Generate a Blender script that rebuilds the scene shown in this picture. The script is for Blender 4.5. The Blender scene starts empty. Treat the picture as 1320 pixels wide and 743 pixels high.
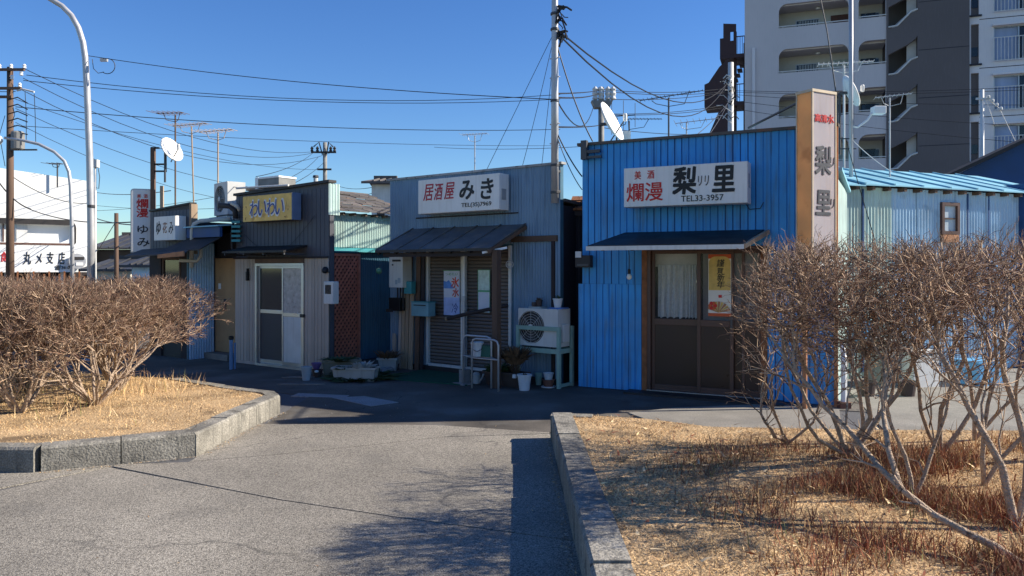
import bpy, math, random
import numpy as np
from mathutils import Vector, Matrix
from mathutils.geometry import tessellate_polygon

S = bpy.context.scene
C = S.collection
R = math.radians
# ------------------------------------------------------------------ camera
FOC = 980.0      # focal length in pixels of a 1320 px wide picture
EYE = 1.6
HOR = 345.0
cam_d = bpy.data.cameras.new('camera')
cam = bpy.data.objects.new('camera', cam_d)
C.objects.link(cam)
cam_d.sensor_width = 36.0
cam_d.lens = 36.0 * FOC / 1320.0
cam_d.shift_y = -(371.5 - HOR) / 1320.0
cam_d.clip_end = 3000
cam.location = (0, 0, EYE)
cam.rotation_euler = (R(90), 0, 0)
S.camera = cam
# ------------------------------------------------------------------ light
SUN_AZ = R(5)    # from +X towards +Y
SUN_EL = R(32)
world = bpy.data.worlds.new('World')
S.world = world
world.use_nodes = True
wn = world.node_tree.nodes
sky = wn.new('ShaderNodeTexSky')
sky.sky_type = 'NISHITA'
sky.sun_disc = False
sky.sun_elevation = SUN_EL
sky.sun_rotation = R(90) - SUN_AZ
sky.altitude = 0
sky.air_density = 1.1
sky.dust_density = 0.0
sky.ozone_density = 3.0
bg = wn['Background']
hs = wn.new('ShaderNodeHueSaturation')
hs.inputs['Hue'].default_value = 0.512
hs.inputs['Saturation'].default_value = 1.22
hs.inputs['Value'].default_value = 1.2
world.node_tree.links.new(sky.outputs[0], hs.inputs['Color'])
tint = wn.new('ShaderNodeMix')
tint.data_type = 'RGBA'; tint.blend_type = 'MULTIPLY'
tint.inputs[0].default_value = 1.0
tint.inputs[7].default_value = (0.74, 0.93, 1.10, 1)
world.node_tree.links.new(hs.outputs[0], tint.inputs[6])
world.node_tree.links.new(tint.outputs[2], bg.inputs[0])
bg.inputs[1].default_value = 0.063
sun_d = bpy.data.lights.new('sun', 'SUN')
sun = bpy.data.objects.new('sun', sun_d)
C.objects.link(sun)
sun_d.energy = 4.9
sun_d.angle = R(0.5)
sun_d.color = (1.0, 0.91, 0.77)
sdir = Vector((math.cos(SUN_EL) * math.cos(SUN_AZ), math.cos(SUN_EL) * math.sin(SUN_AZ), math.sin(SUN_EL)))
sun.rotation_euler = (-sdir).to_track_quat('-Z', 'Y').to_euler()
sun.location = (20, 0, 20)
S.view_settings.view_transform = 'Standard'
S.view_settings.look = 'None'
S.view_settings.gamma = 1.0
S.view_settings.exposure = 0.9

rng = random.Random(7)
nrg = np.random.default_rng(5)

# ------------------------------------------------------------------ materials
def mat(name, col, rough=0.65, metal=0.0, var=0.18, scale=5.0, streak=0.0, streak_col=(0.10, 0.06, 0.035),
        bump=0.0, bscale=80.0, rand=0.0, spots=0.0, spot_col=None, spot_scale=9.0, spec=0.35, zstretch=1.0,
        trans=0.0, speck=0.0, speck_scale=90.0, crack=0.0, crack_scale=0.5):
    m = bpy.data.materials.new(name)
    m.use_nodes = True
    nt = m.node_tree
    N, L = nt.nodes, nt.links
    b = N['Principled BSDF']
    b.inputs['Roughness'].default_value = rough
    b.inputs['Metallic'].default_value = metal
    b.inputs['Specular IOR Level'].default_value = spec
    tc = N.new('ShaderNodeTexCoord')
    mp = N.new('ShaderNodeMapping')
    mp.inputs['Scale'].default_value = (1, 1, zstretch)
    L.new(tc.outputs['Object'], mp.inputs[0])
    def noise(s, det=4.0, src=None):
        n = N.new('ShaderNodeTexNoise')
        n.inputs['Scale'].default_value = s
        n.inputs['Detail'].default_value = det
        L.new((src or mp).outputs[0], n.inputs['Vector'])
        return n
    def mix(kind, fac, a, bb):
        x = N.new('ShaderNodeMix')
        x.data_type = 'RGBA'
        x.blend_type = kind
        for i, v in ((0, fac), (6, a), (7, bb)):
            if hasattr(v, 'links'):
                L.new(v, x.inputs[i])
            elif isinstance(v, tuple):
                x.inputs[i].default_value = (*v, 1)
            else:
                x.inputs[i].default_value = v
        return x.outputs[2]
    def ramp(src, a, bb, lo=0.0, hi=1.0):
        r = N.new('ShaderNodeMapRange')
        r.inputs['From Min'].default_value = a
        r.inputs['From Max'].default_value = bb
        r.inputs['To Min'].default_value = lo
        r.inputs['To Max'].default_value = hi
        L.new(src, r.inputs['Value'])
        return r.outputs[0]
    n1 = noise(scale)
    out = mix('MULTIPLY', 1.0, (col[0], col[1], col[2]), (1, 1, 1))
    g = ramp(n1.outputs['Fac'], 0.25, 0.75, 1 - var, 1 + var)
    vm = N.new('ShaderNodeVectorMath'); vm.operation = 'SCALE'
    L.new(out, vm.inputs[0]); L.new(g, vm.inputs['Scale'])
    out = vm.outputs[0]
    if rand:
        oi = N.new('ShaderNodeObjectInfo')
        g = ramp(oi.outputs['Random'], 0, 1, 1 - rand, 1 + rand)
        vm = N.new('ShaderNodeVectorMath'); vm.operation = 'SCALE'
        L.new(out, vm.inputs[0]); L.new(g, vm.inputs['Scale'])
        out = vm.outputs[0]
    if speck:
        ns = noise(speck_scale, 2.0)
        g = ramp(ns.outputs['Fac'], 0.35, 0.65, 1 - speck, 1 + speck)
        vm = N.new('ShaderNodeVectorMath'); vm.operation = 'SCALE'
        L.new(out, vm.inputs[0]); L.new(g, vm.inputs['Scale'])
        out = vm.outputs[0]
    if spots:
        n3 = noise(spot_scale, 5.0)
        f = ramp(n3.outputs['Fac'], 0.56, 0.68, 0, spots)
        out = mix('MIX', f, out, spot_col or streak_col)
    if crack:
        nd = noise(1.3, 6.0)
        vm2 = N.new('ShaderNodeVectorMath'); vm2.operation = 'MULTIPLY_ADD'
        vm2.inputs[1].default_value = (0.9, 0.9, 0.9)
        L.new(nd.outputs['Color'], vm2.inputs[0]); L.new(mp.outputs[0], vm2.inputs[2])
        vo = N.new('ShaderNodeTexVoronoi'); vo.feature = 'DISTANCE_TO_EDGE'; vo.inputs['Scale'].default_value = crack_scale
        L.new(vm2.outputs[0], vo.inputs['Vector'])
        f = ramp(vo.outputs['Distance'], 0.0, 0.007, crack, 0.0)
        nm = noise(0.9, 2.0)
        f2 = ramp(nm.outputs['Fac'], 0.48, 0.56, 0.0, 1.0)
        mu = N.new('ShaderNodeMath'); mu.operation = 'MULTIPLY'; L.new(f, mu.inputs[0]); L.new(f2, mu.inputs[1])
        out = mix('MIX', mu.outputs[0], out, (0.03, 0.03, 0.03))
        nl = noise(0.55, 5.0)
        g = ramp(nl.outputs['Fac'], 0.35, 0.68, 0.80, 1.22)
        vm = N.new('ShaderNodeVectorMath'); vm.operation = 'SCALE'
        L.new(out, vm.inputs[0]); L.new(g, vm.inputs['Scale']); out = vm.outputs[0]
    if streak:
        mp2 = N.new('ShaderNodeMapping')
        mp2.inputs['Scale'].default_value = (9, 9, 0.7)
        L.new(tc.outputs['Object'], mp2.inputs[0])
        n2 = noise(2.2, 5.0, mp2)
        f = ramp(n2.outputs['Fac'], 0.5, 0.78, 0, streak)
        out = mix('MIX', f, out, streak_col)
    L.new(out, b.inputs['Base Color'])
    rr = ramp(n1.outputs['Fac'], 0.3, 0.7, max(0, rough - 0.08), min(1, rough + 0.08))
    L.new(rr, b.inputs['Roughness'])
    if bump:
        nb = noise(bscale, 3.0)
        bp = N.new('ShaderNodeBump')
        bp.inputs['Strength'].default_value = bump
        bp.inputs['Distance'].default_value = 0.02
        L.new(nb.outputs['Fac'], bp.inputs['Height'])
        L.new(bp.outputs[0], b.inputs['Normal'])
    if trans:
        tr = N.new('ShaderNodeBsdfTranslucent')
        L.new(out, tr.inputs['Color'])
        ms = N.new('ShaderNodeMixShader')
        ms.inputs[0].default_value = trans
        L.new(b.outputs[0], ms.inputs[1]); L.new(tr.outputs[0], ms.inputs[2])
        L.new(ms.outputs[0], N['Material Output'].inputs['Surface'])
    return m

def glass_mat(name, col, rough=0.08, alpha=0.35):
    m = bpy.data.materials.new(name); m.use_nodes = True
    nt = m.node_tree; N, L = nt.nodes, nt.links
    b = N['Principled BSDF']
    b.inputs['Base Color'].default_value = (*col, 1)
    b.inputs['Roughness'].default_value = rough
    b.inputs['Alpha'].default_value = alpha
    b.inputs['Specular IOR Level'].default_value = 0.6
    return m

# ------------------------------------------------------------------ mesh builder
class MB:
    def __init__(s):
        s.v = []; s.f = []
    def add(s, vs, fs):
        o = len(s.v); s.v += [tuple(p) for p in vs]; s.f += [tuple(i + o for i in f) for f in fs]; return s
    def box(s, x0, x1, y0, y1, z0, z1):
        return s.add([(x0,y0,z0),(x1,y0,z0),(x1,y1,z0),(x0,y1,z0),(x0,y0,z1),(x1,y0,z1),(x1,y1,z1),(x0,y1,z1)],
                     [(0,3,2,1),(4,5,6,7),(0,1,5,4),(1,2,6,5),(2,3,7,6),(3,0,4,7)])
    def hexa(s, b4, t4):    # bottom loop ccw, top loop ccw
        return s.add(list(b4) + list(t4), [(0,3,2,1),(4,5,6,7),(0,1,5,4),(1,2,6,5),(2,3,7,6),(3,0,4,7)])
    def taper(s, cx, cy, z0, z1, a0, b0, a1, b1):
        return s.hexa([(cx-a0,cy-b0,z0),(cx+a0,cy-b0,z0),(cx+a0,cy+b0,z0),(cx-a0,cy+b0,z0)],
                      [(cx-a1,cy-b1,z1),(cx+a1,cy-b1,z1),(cx+a1,cy+b1,z1),(cx-a1,cy+b1,z1)])
    def tube(s, pts, r, n=8, r2=None, cap=True):
        pts = [Vector(p) for p in pts]
        k = len(pts); rs = r if isinstance(r, (list, tuple)) else [r + ((r2 if r2 is not None else r) - r) * i / max(1, k - 1) for i in range(k)]
        vs = []; fs = []; up = None
        for i, p in enumerate(pts):
            t = (pts[min(i + 1, k - 1)] - pts[max(i - 1, 0)])
            if t.length < 1e-9: t = Vector((0, 0, 1))
            t.normalize()
            if up is None:
                up = Vector((0, 0, 1)) if abs(t.z) < 0.9 else Vector((1, 0, 0))
            a = up - t * up.dot(t)
            if a.length < 1e-6: a = t.orthogonal()
            a.normalize(); up = a
            b = t.cross(a)
            for j in range(n):
                an = 2 * math.pi * j / n
                vs.append(p + (a * math.cos(an) + b * math.sin(an)) * rs[i])
        for i in range(k - 1):
            for j in range(n):
                j2 = (j + 1) % n
                fs.append((i*n+j, i*n+j2, (i+1)*n+j2, (i+1)*n+j))
        if cap:
            fs.append(tuple(range(n - 1, -1, -1))); fs.append(tuple((k-1)*n + j for j in range(n)))
        return s.add(vs, fs)
    def bar(s, p, q, w, h):   # rectangular bar p->q, w horizontal, h vertical-ish
        p, q = Vector(p), Vector(q); t = (q - p).normalized()
        ref = Vector((0, 0, 1)) if abs(t.z) < 0.95 else Vector((0, 1, 0))
        a = t.cross(ref).normalized(); b = a.cross(t).normalized()
        a *= w / 2; b *= h / 2
        return s.add([p-a-b, p+a-b, p+a+b, p-a+b, q-a-b, q+a-b, q+a+b, q-a+b],
                     [(0,1,2,3),(7,6,5,4),(0,4,5,1),(1,5,6,2),(2,6,7,3),(3,7,4,0)])
    def lathe(s, prof, n=20, c=(0, 0, 0)):
        vs = []; fs = []
        for r, z in prof:
            for j in range(n):
                a = 2 * math.pi * j / n
                vs.append((c[0] + r * math.cos(a), c[1] + r * math.sin(a), c[2] + z))
        for i in range(len(prof) - 1):
            for j in range(n):
                j2 = (j + 1) % n
                fs.append((i*n+j, i*n+j2, (i+1)*n+j2, (i+1)*n+j))
        fs.append(tuple(range(n-1, -1, -1))); fs.append(tuple((len(prof)-1)*n + j for j in range(n)))
        return s.add(vs, fs)
    def plate(s, outer, holes=(), y0=0.0, y1=0.05):
        """outer/holes: lists of (x,z); plate between y0 (front) and y1 (back)."""
        loops = [list(outer)] + [list(h) for h in holes]
        tris = tessellate_polygon([[Vector((x, z, 0)) for x, z in l] for l in loops])
        flat = [p for l in loops for p in l]
        n = len(flat)
        vs = [(x, y0, z) for x, z in flat] + [(x, y1, z) for x, z in flat]
        fs = []
        for a, b, c in tris:
            A, B, Cc = flat[a], flat[b], flat[c]
            ar = (B[0]-A[0])*(Cc[1]-A[1]) - (B[1]-A[1])*(Cc[0]-A[0])
            if ar < 0: a, b = b, a
            fs.append((a, b, c)); fs.append((a + n, c + n, b + n))
        o = 0
        for l in loops:
            k = len(l)
            area = sum(l[i][0]*l[(i+1)%k][1] - l[(i+1)%k][0]*l[i][1] for i in range(k))
            outerflag = (o == 0)
            for i in range(k):
                i2 = (i + 1) % k
                q = (o+i2, o+i, o+i+n, o+i2+n)
                if (area > 0) != outerflag: q = q[::-1]
                fs.append(q)
            o += k
        return s.add(vs, fs)
    def prism(s, poly, z0, z1):
        n = len(poly)
        area = sum(poly[i][0]*poly[(i+1)%n][1] - poly[(i+1)%n][0]*poly[i][1] for i in range(n))
        if area < 0: poly = poly[::-1]
        vs = [(x, y, z0) for x, y in poly] + [(x, y, z1) for x, y in poly]
        fs = [tuple(range(n-1, -1, -1)), tuple(range(n, 2*n))]
        for i in range(n):
            j = (i + 1) % n
            fs.append((i, j, j+n, i+n))
        return s.add(vs, fs)
    def corr(s, u0, u1, z0, z1, y=0.0, pitch=0.05, amp=0.008, kind='sine', lean=None):
        """corrugated sheet in the x/z plane with ribs along z; y front; lean: y(z) offset at top"""
        w = u1 - u0; pts = []
        if kind == 'sine':
            n = max(2, int(round(w / pitch)))
            for i in range(n * 4 + 1):
                x = u0 + w * i / (n * 4)
                pts.append((x, y + amp * math.cos(2 * math.pi * i / 4)))
        elif kind == 'rib':    # flat pans, narrow standing ribs
            n = max(1, int(round(w / pitch))); p = w / n
            for i in range(n):
                x = u0 + i * p
                pts += [(x, y), (x + p*0.62, y), (x + p*0.70, y - amp), (x + p*0.90, y - amp), (x + p*0.98, y)]
            pts.append((u1, y))
        else:                  # 'groove'
            n = max(1, int(round(w / pitch))); p = w / n; g = 0.012
            for i in range(n):
                x = u0 + i * p
                pts += [(x, y + amp), (x + g*0.3, y), (x + p - g, y), (x + p - g*0.7, y + amp)]
            pts.append((u1, y + amp))
        k = len(pts); t = 0.0015
        lt = lean or 0.0
        vs = [(x, yy, z0) for x, yy in pts] + [(x, yy + lt, z1) for x, yy in pts]
        vs += [(x, yy + t, z0) for x, yy in pts] + [(x, yy + lt + t, z1) for x, yy in pts]
        fs = [(i, i+1, k+i+1, k+i) for i in range(k-1)] + [(2*k+i+1, 2*k+i, 3*k+i, 3*k+i+1) for i in range(k-1)]
        fs += [(i+1, i, 2*k+i, 2*k+i+1) for i in range(k-1)] + [(k+i, k+i+1, 3*k+i+1, 3*k+i) for i in range(k-1)]
        return s.add(vs, fs)
    def build(s, name, m, parent=None, smooth=False, bevel=0.0, loc=None):
        me = bpy.data.meshes.new(name)
        me.from_pydata(s.v, [], s.f)
        me.update()
        if m: me.materials.append(m)
        if smooth: me.polygons.foreach_set('use_smooth', [True] * len(me.polygons))
        o = bpy.data.objects.new(name, me)
        C.objects.link(o)
        if parent: o.parent = parent
        if loc: o.location = loc
        if bevel:
            md = o.modifiers.new('bevel', 'BEVEL'); md.width = bevel; md.segments = 2; md.limit_method = 'ANGLE'
        return o

def tagit(o, label, cat, group=None, kind=None):
    if label: o['label'] = label
    if cat: o['category'] = cat
    if group: o['group'] = group
    if kind: o['kind'] = kind
    return o

def struct(o):
    o['kind'] = 'structure'; return o
def stuff(o, label=None, cat=None):
    o['kind'] = 'stuff'
    if label: o['label'] = label; o['category'] = cat
    return o

class Frame:
    """upright plane on the ground: origin (x,y), direction d along it; local x along, local y to the back, z up"""
    def __init__(s, ox, oy, dx, dy):
        l = math.hypot(dx, dy); s.o = (ox, oy); s.d = (dx/l, dy/l); s.b = (-dy/l, dx/l)
        s.rz = math.atan2(dy, dx)
    def P(s, u, v, z=0.0):
        return Vector((s.o[0] + s.d[0]*u + s.b[0]*v, s.o[1] + s.d[1]*u + s.b[1]*v, z))
    def u(s, px, v=0.0):
        k = (px - 660) / FOC
        ox = s.o[0] + s.b[0]*v; oy = s.o[1] + s.b[1]*v
        return (k*oy - ox) / (s.d[0] - k*s.d[1])
    def z(s, px, py, v=0.0):
        p = s.P(s.u(px, v), v)
        return EYE + (HOR - py) * p.y / FOC
    def uz(s, px, py, v=0.0):
        return s.u(px, v), s.z(px, py, v)

def at(px, py, Y):
    return Vector(((px - 660) * Y / FOC, Y, EYE + (HOR - py) * Y / FOC))
def gnd(px, py, h=0.0):
    Y = (EYE - h) * FOC / (py - HOR)
    return Vector(((px - 660) * Y / FOC, Y, h))

def thing(name, label, cat, fr=None, u=0.0, v=0.0, z=0.0, group=None, loc=None, rz=0.0):
    o = bpy.data.objects.new(name, None)
    o.empty_display_size = 0.2
    C.objects.link(o)
    if fr: o.location = fr.P(u, v, z); o.rotation_euler = (0, 0, fr.rz + rz)
    else: o.location = loc or (0, 0, 0); o.rotation_euler = (0, 0, rz)
    if cat == 'structure': o['kind'] = 'structure'
    else: tagit(o, label, cat, group)
    return o

def copy_tree(o, parent=None, label=None):
    c = o.copy(); C.objects.link(c)
    if parent: c.parent = parent
    if label: c['label'] = label
    for ch in list(o.children): copy_tree(ch, c)
    return c

def inst(o, loc, parent, rot=None):
    c = o.copy(); C.objects.link(c); c.parent = parent; c.location = loc
    if rot: c.rotation_euler = rot
    return c

def letter(txt, x0, x1, z0, z1, y, m, parent, bold=0.0, shear=0.0, name='lettering', thick=0.004, rot=False):
    """text converted to a mesh and fitted to the rectangle x0..x1, z0..z1, front at y"""
    cu = bpy.data.curves.new(name, 'FONT')
    cu.body = txt; cu.offset = 0.0; cu.shear = shear; cu.extrude = 0.5; cu.resolution_u = 3
    o = bpy.data.objects.new(name, cu); C.objects.link(o)
    dg = bpy.context.evaluated_depsgraph_get()
    me = bpy.data.meshes.new_from_object(o.evaluated_get(dg))
    C.objects.unlink(o); bpy.data.objects.remove(o)
    n = len(me.vertices); co = np.zeros(n * 3); me.vertices.foreach_get('co', co); co = co.reshape(-1, 3)
    mn, mx = co.min(0), co.max(0)
    q = np.zeros_like(co)
    q[:, 0] = x0 + (co[:, 0] - mn[0]) / (mx[0] - mn[0]) * (x1 - x0)
    q[:, 2] = z0 + (co[:, 1] - mn[1]) / (mx[1] - mn[1]) * (z1 - z0)
    q[:, 1] = y - (co[:, 2] - mn[2]) / (mx[2] - mn[2]) * thick
    me.vertices.foreach_set('co', q.ravel()); me.update()
    me.name = name
    if bold:     # a heavier stroke: the glyph laid over itself, shifted a little
        nch = max(1, len(txt)); k = bold * (x1 - x0) / nch * 1.1
        fs = [tuple(p.vertices) for p in me.polygons]
        V = []; F = []
        for j, (sx, sz) in enumerate(((-1, -.6), (1, .6), (-.6, 1), (.6, -1), (0, 0))):
            V += [(a + sx*k, b - j*0.0006, c + sz*k) for a, b, c in q]; F += [tuple(i + j*n for i in f) for f in fs]
        me = bpy.data.meshes.new(name); me.from_pydata(V, [], F); me.update()
    me.materials.clear(); me.materials.append(m)
    o = bpy.data.objects.new(name, me); C.objects.link(o)
    if parent: o.parent = parent
    return o

def sheets(fr_root, u0, u1, z0, z1, m, y=0.0, pitch=0.05, amp=0.008, kind='sine', wid=0.72, name='corrugated_sheet'):
    n = max(1, int(round((u1 - u0) / wid))); w = (u1 - u0) / n
    for i in range(n):
        o = MB().corr(u0 + i*w, u0 + (i+1)*w, z0, z1, y - 0.003 * (i % 2) , pitch, amp, kind).build(name, m, fr_root)

def rrect(x0, x1, z0, z1, r=(0, 0, 0, 0), n=5):
    """rounded rectangle, r = bottom-left, bottom-right, top-right, top-left"""
    out = []
    for cx, cz, rr, a0 in ((x0, z0, r[0], 180), (x1, z0, r[1], 270), (x1, z1, r[2], 0), (x0, z1, r[3], 90)):
        if rr <= 0: out.append((cx, cz)); continue
        ox = cx + (rr if cx == x0 else -rr); oz = cz + (rr if cz == z0 else -rr)
        for i in range(n + 1):
            a = R(a0 + 90 * i / n); out.append((ox + rr*math.cos(a), oz + rr*math.sin(a)))
    return out

# ------------------------------------------------------------------ palette
M = {}
M['asphalt'] = mat('asphalt', (0.105, 0.105, 0.11), 0.9, var=0.25, scale=0.8, bump=0.4, bscale=140, speck=0.35, speck_scale=120)
M['lane'] = mat('worn_asphalt', (0.105, 0.093, 0.08), 0.9, var=0.35, scale=1.1, bump=0.4, bscale=130, speck=0.35, speck_scale=110, crack=0.9, crack_scale=0.8, spots=0.5, spot_col=(0.17,0.165,0.155), spot_scale=1.6)
M['road'] = mat('washed_concrete', (0.245, 0.222, 0.185), 0.92, var=0.2, scale=0.9, bump=0.55, bscale=170, speck=0.6, speck_scale=125, spots=0.35, spot_col=(0.15,0.14,0.125), spot_scale=1.3, crack=0.55, crack_scale=0.35)
M['patch'] = mat('pale_patch', (0.30, 0.29, 0.28), 0.9, var=0.15, scale=5, speck=0.3)
M['slab'] = mat('path_concrete', (0.22, 0.205, 0.18), 0.9, var=0.2, scale=2.5, bump=0.25, speck=0.2, spots=0.3, spot_col=(0.14,0.135,0.13), spot_scale=3)
M['kerb'] = mat('kerb_concrete', (0.22, 0.205, 0.175), 0.92, var=0.4, scale=3.0, bump=0.5, bscale=60, speck=0.30, speck_scale=80, spots=0.75, spot_col=(0.075,0.07,0.06), spot_scale=5.5, streak=0.8, streak_col=(0.07,0.068,0.06), rand=0.12)
M['straw_soil'] = mat('dry_lawn', (0.44, 0.30, 0.16), 1.0, var=0.35, scale=2.2, bump=0.8, bscale=60, speck=0.5, speck_scale=70, spots=0.85, spot_col=(0.15,0.10,0.055), spot_scale=2.3)
def pm(name, col, **k):
    M[name] = mat(name, col, **k)
pm('straw', (0.66, 0.44, 0.21), rough=0.9, var=0.3, scale=1.5)
pm('straw_pale', (0.78, 0.58, 0.33), rough=0.9, var=0.25, scale=1.5)
pm('straw_brown', (0.30, 0.18, 0.09), rough=0.9, var=0.3, scale=1.5)
pm('weed_red', (0.24, 0.08, 0.04), rough=0.9, var=0.35, scale=2)
pm('weed_green', (0.16, 0.17, 0.05), rough=0.8, var=0.3, scale=2)
pm('bark', (0.44, 0.33, 0.24), rough=0.9, var=0.45, scale=22, bump=1.0, bscale=90, spots=0.85, spot_col=(0.10,0.07,0.05), spot_scale=22)
pm('twig', (0.48, 0.34, 0.23), rough=0.85, var=0.35, scale=9)
pm('twig_dark', (0.13, 0.085, 0.06), rough=0.9, var=0.35, scale=9)
pm('twig_red', (0.26, 0.155, 0.105), rough=0.85, var=0.35, scale=9)

# ------------------------------------------------------------------ ground
struct(MB().box(-400, 400, -20, 900, -0.2, 0.0).build('ground', M['asphalt']))
lane = thing('lane', None, 'structure')
struct(lane)
# raised pale roadway in slabs with recessed joints, in front; worn asphalt lane before the shops
def slab(poly, m, name, z=0.012, parent=None):
    return MB().prism(poly, 0.001, z).build(name, m, parent, bevel=0.0)
road = thing('road', None, 'structure')
E = [(-1.98,6.46),(-1.29,6.79),(-0.63,7.13),(0.35,7.28)]           # joint J2
g = 0.008
slab([(-3.19,6.075),(-1.59,5.2+g),(-0.79,4.86+g),(0.36,4.42+g),(0.36,7.27-g),(-0.63,7.13-g),(-1.29,6.79-g),(-1.98,6.46-g),(-2.66,6.2),(-3.18,6.13)], M['road'], 'road_slab', parent=road)
slab([(-3.64,5.42),(-3.2,6.06-g*2),(-1.59,5.2-g),(-0.79,4.86-g),(0.36,4.42-g),(0.36,0.5),(-3.5,0.5),(-4.6,4.7),(-4.2,5.1)], M['road'], 'road_slab', parent=road)
slab([(-3.7,5.46),(-3.22,6.08),(-3.35,6.3),(-9,6.3),(-9,4.4),(-4.62,4.72),(-4.22,5.12)], M['road'], 'road_slab', parent=road)
slab([(-3.52,0.5),(-4.62,4.69),(-9,4.37),(-9,0.5)], M['road'], 'road_slab', parent=road)
slab([(-2.64,6.22),(-1.98,6.46+g),(-1.29,6.79+g),(-0.63,7.13+g),(0.36,7.27+g),(0.36,7.32),(-0.71,7.65),(-1.1,7.68),(-2.62,7.72)], M['road'], 'road_slab', parent=road)
slab([(-14,16),(-9,12),(-4.2,10.4),(-2.5,9.4),(-2.5,7.74),(-0.71,7.67),(0.36,7.34),(0.6,7.2),(1.27,8.13),(2.94,8.7),(4.5,8.2),(9,8.2),(12,14),(3,14),(-3,18)], M['lane'], 'worn_asphalt', z=0.008, parent=lane)
slab([gnd(385,508)[:2],gnd(450,511)[:2],gnd(445,514)[:2],gnd(375,512)[:2]], M['patch'], 'concrete_patch', z=0.012, parent=lane)
slab([gnd(428,514)[:2],gnd(470,512)[:2],gnd(514,520)[:2],gnd(478,525)[:2]], M['patch'], 'concrete_patch', z=0.012, parent=lane)
slab([gnd(810,534.5)[:2],gnd(868,528)[:2],gnd(990,523)[:2],gnd(1082,530)[:2],gnd(1085,560)[:2],gnd(880,560)[:2]], M['slab'], 'path_slab', z=0.02, parent=lane)
slab([(3.9,8.3),(4.6,10.7),(8.6,12.2),(12,12.5),(12,6),(3.2,6)], M['slab'], 'path_slab', z=0.016, parent=lane)

# ------------------------------------------------------------------ kerbs and planting beds
def kerb_run(root, pts, w, h, side, length=0.6, chamfer=0.02):
    for (a, b) in zip(pts[:-1], pts[1:]):
        a = Vector((*a, 0)); b = Vector((*b, 0)); d = b - a; L = d.length; d.normalize()
        nrm = Vector((-d.y, d.x, 0)) * side
        n = max(1, int(round(L / length)))
        for i in range(n):
            j = 0.004
            dx, dh = rng.uniform(-0.007, 0.007), rng.uniform(-0.008, 0.006)
            p = a + d * (L * i / n + j) + nrm * dx; q = a + d * (L * (i + 1) / n - j) + nrm * (dx + rng.uniform(-.003, .003))
            hh = h + dh
            mb = MB()
            prof = [(0, -0.05), (0, hh - chamfer), (chamfer * 0.8, hh), (w, hh), (w, -0.05)]
            vs = [p + nrm * x + Vector((0, 0, z)) for x, z in prof] + [q + nrm * x + Vector((0, 0, z)) for x, z in prof]
            k = len(prof)
            fs = [tuple(range(k)), tuple(range(2*k-1, k-1, -1))] + [(i2, i2 + k, (i2+1) % k + k, (i2+1) % k) for i2 in range(k)]
            mb.add(vs, fs)
            o = mb.build('kerb_stone', M['kerb'], root)
            bm_fix(o)
import bmesh
def bm_fix(o):
    bm = bmesh.new(); bm.from_mesh(o.data); bmesh.ops.recalc_face_normals(bm, faces=bm.faces); bm.to_mesh(o.data); bm.free()

HL, HR = 0.212, 0.25
lk = thing('kerb', None, 'structure')
LP = [(-9.0, 5.95), (-3.70, 5.89), (-3.66, 5.90), (-2.67, 6.41), (-2.53, 8.30), (-2.60, 8.50)]
kerb_run(lk, [LP[0], LP[1]], 0.17, HL, 1)
kerb_run(lk, [LP[2], LP[3]], 0.17, HL, 1, 0.55)
kerb_run(lk, [LP[3], LP[4]], 0.17, HL, 1, 0.55)
kerb_run(lk, [(-2.53, 8.31), (-2.66, 8.55), (-3.0, 8.75), (-4.2, 9.6)], 0.15, HL, 1, 0.5)
rk = thing('kerb', None, 'structure')
kerb_run(rk, [(0.36, 7.07), (0.35, 0.8)], 0.19, HR, 1, 0.9, 0.02)
kerb_run(rk, [(0.75, 7.02), (0.37, 7.08)], 0.15, HR, 1, 0.4, 0.02)
BL = [(-9, 6.1), (-3.72, 6.03), (-2.8, 6.46), (-2.67, 8.25), (-3.0, 8.68), (-4.2, 9.5), (-7, 10.6), (-14, 12), (-14, 6.1)]
BR = [(0.52, 1.0), (0.52, 7.0), (0.75, 6.98), (1.2, 6.85), (1.7, 6.5), (3, 6.38), (6, 6.3), (10, 6.6), (10, 1.0)]
def bed(name, poly, h):
    # top sheet, lightly uneven, with a sloping skirt round it
    bm = bmesh.new()
    bot = []; top = []
    cx = sum(p[0] for p in poly) / len(poly); cy = sum(p[1] for p in poly) / len(poly)
    vs = [bm.verts.new((x, y, h)) for x, y in poly]
    lo = [bm.verts.new((x + (x - cx) * 0.0 + 0.0, y + (0.16 if y > cy else -0.02), -0.02)) for x, y in poly]
    f = bm.faces.new(vs)
    n = len(poly)
    for i in range(n): bm.faces.new((vs[i], vs[(i+1) % n], lo[(i+1) % n], lo[i]))
    bmesh.ops.triangulate(bm, faces=[f])
    bmesh.ops.recalc_face_normals(bm, faces=bm.faces)
    me = bpy.data.meshes.new(name); bm.to_mesh(me); bm.free(); me.materials.append(M['straw_soil'])
    o = bpy.data.objects.new(name, me); C.objects.link(o); return struct(o)
bed('planting_bed', BL, HL - 0.012)
bed('planting_bed', BR, HR - 0.012)

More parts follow.
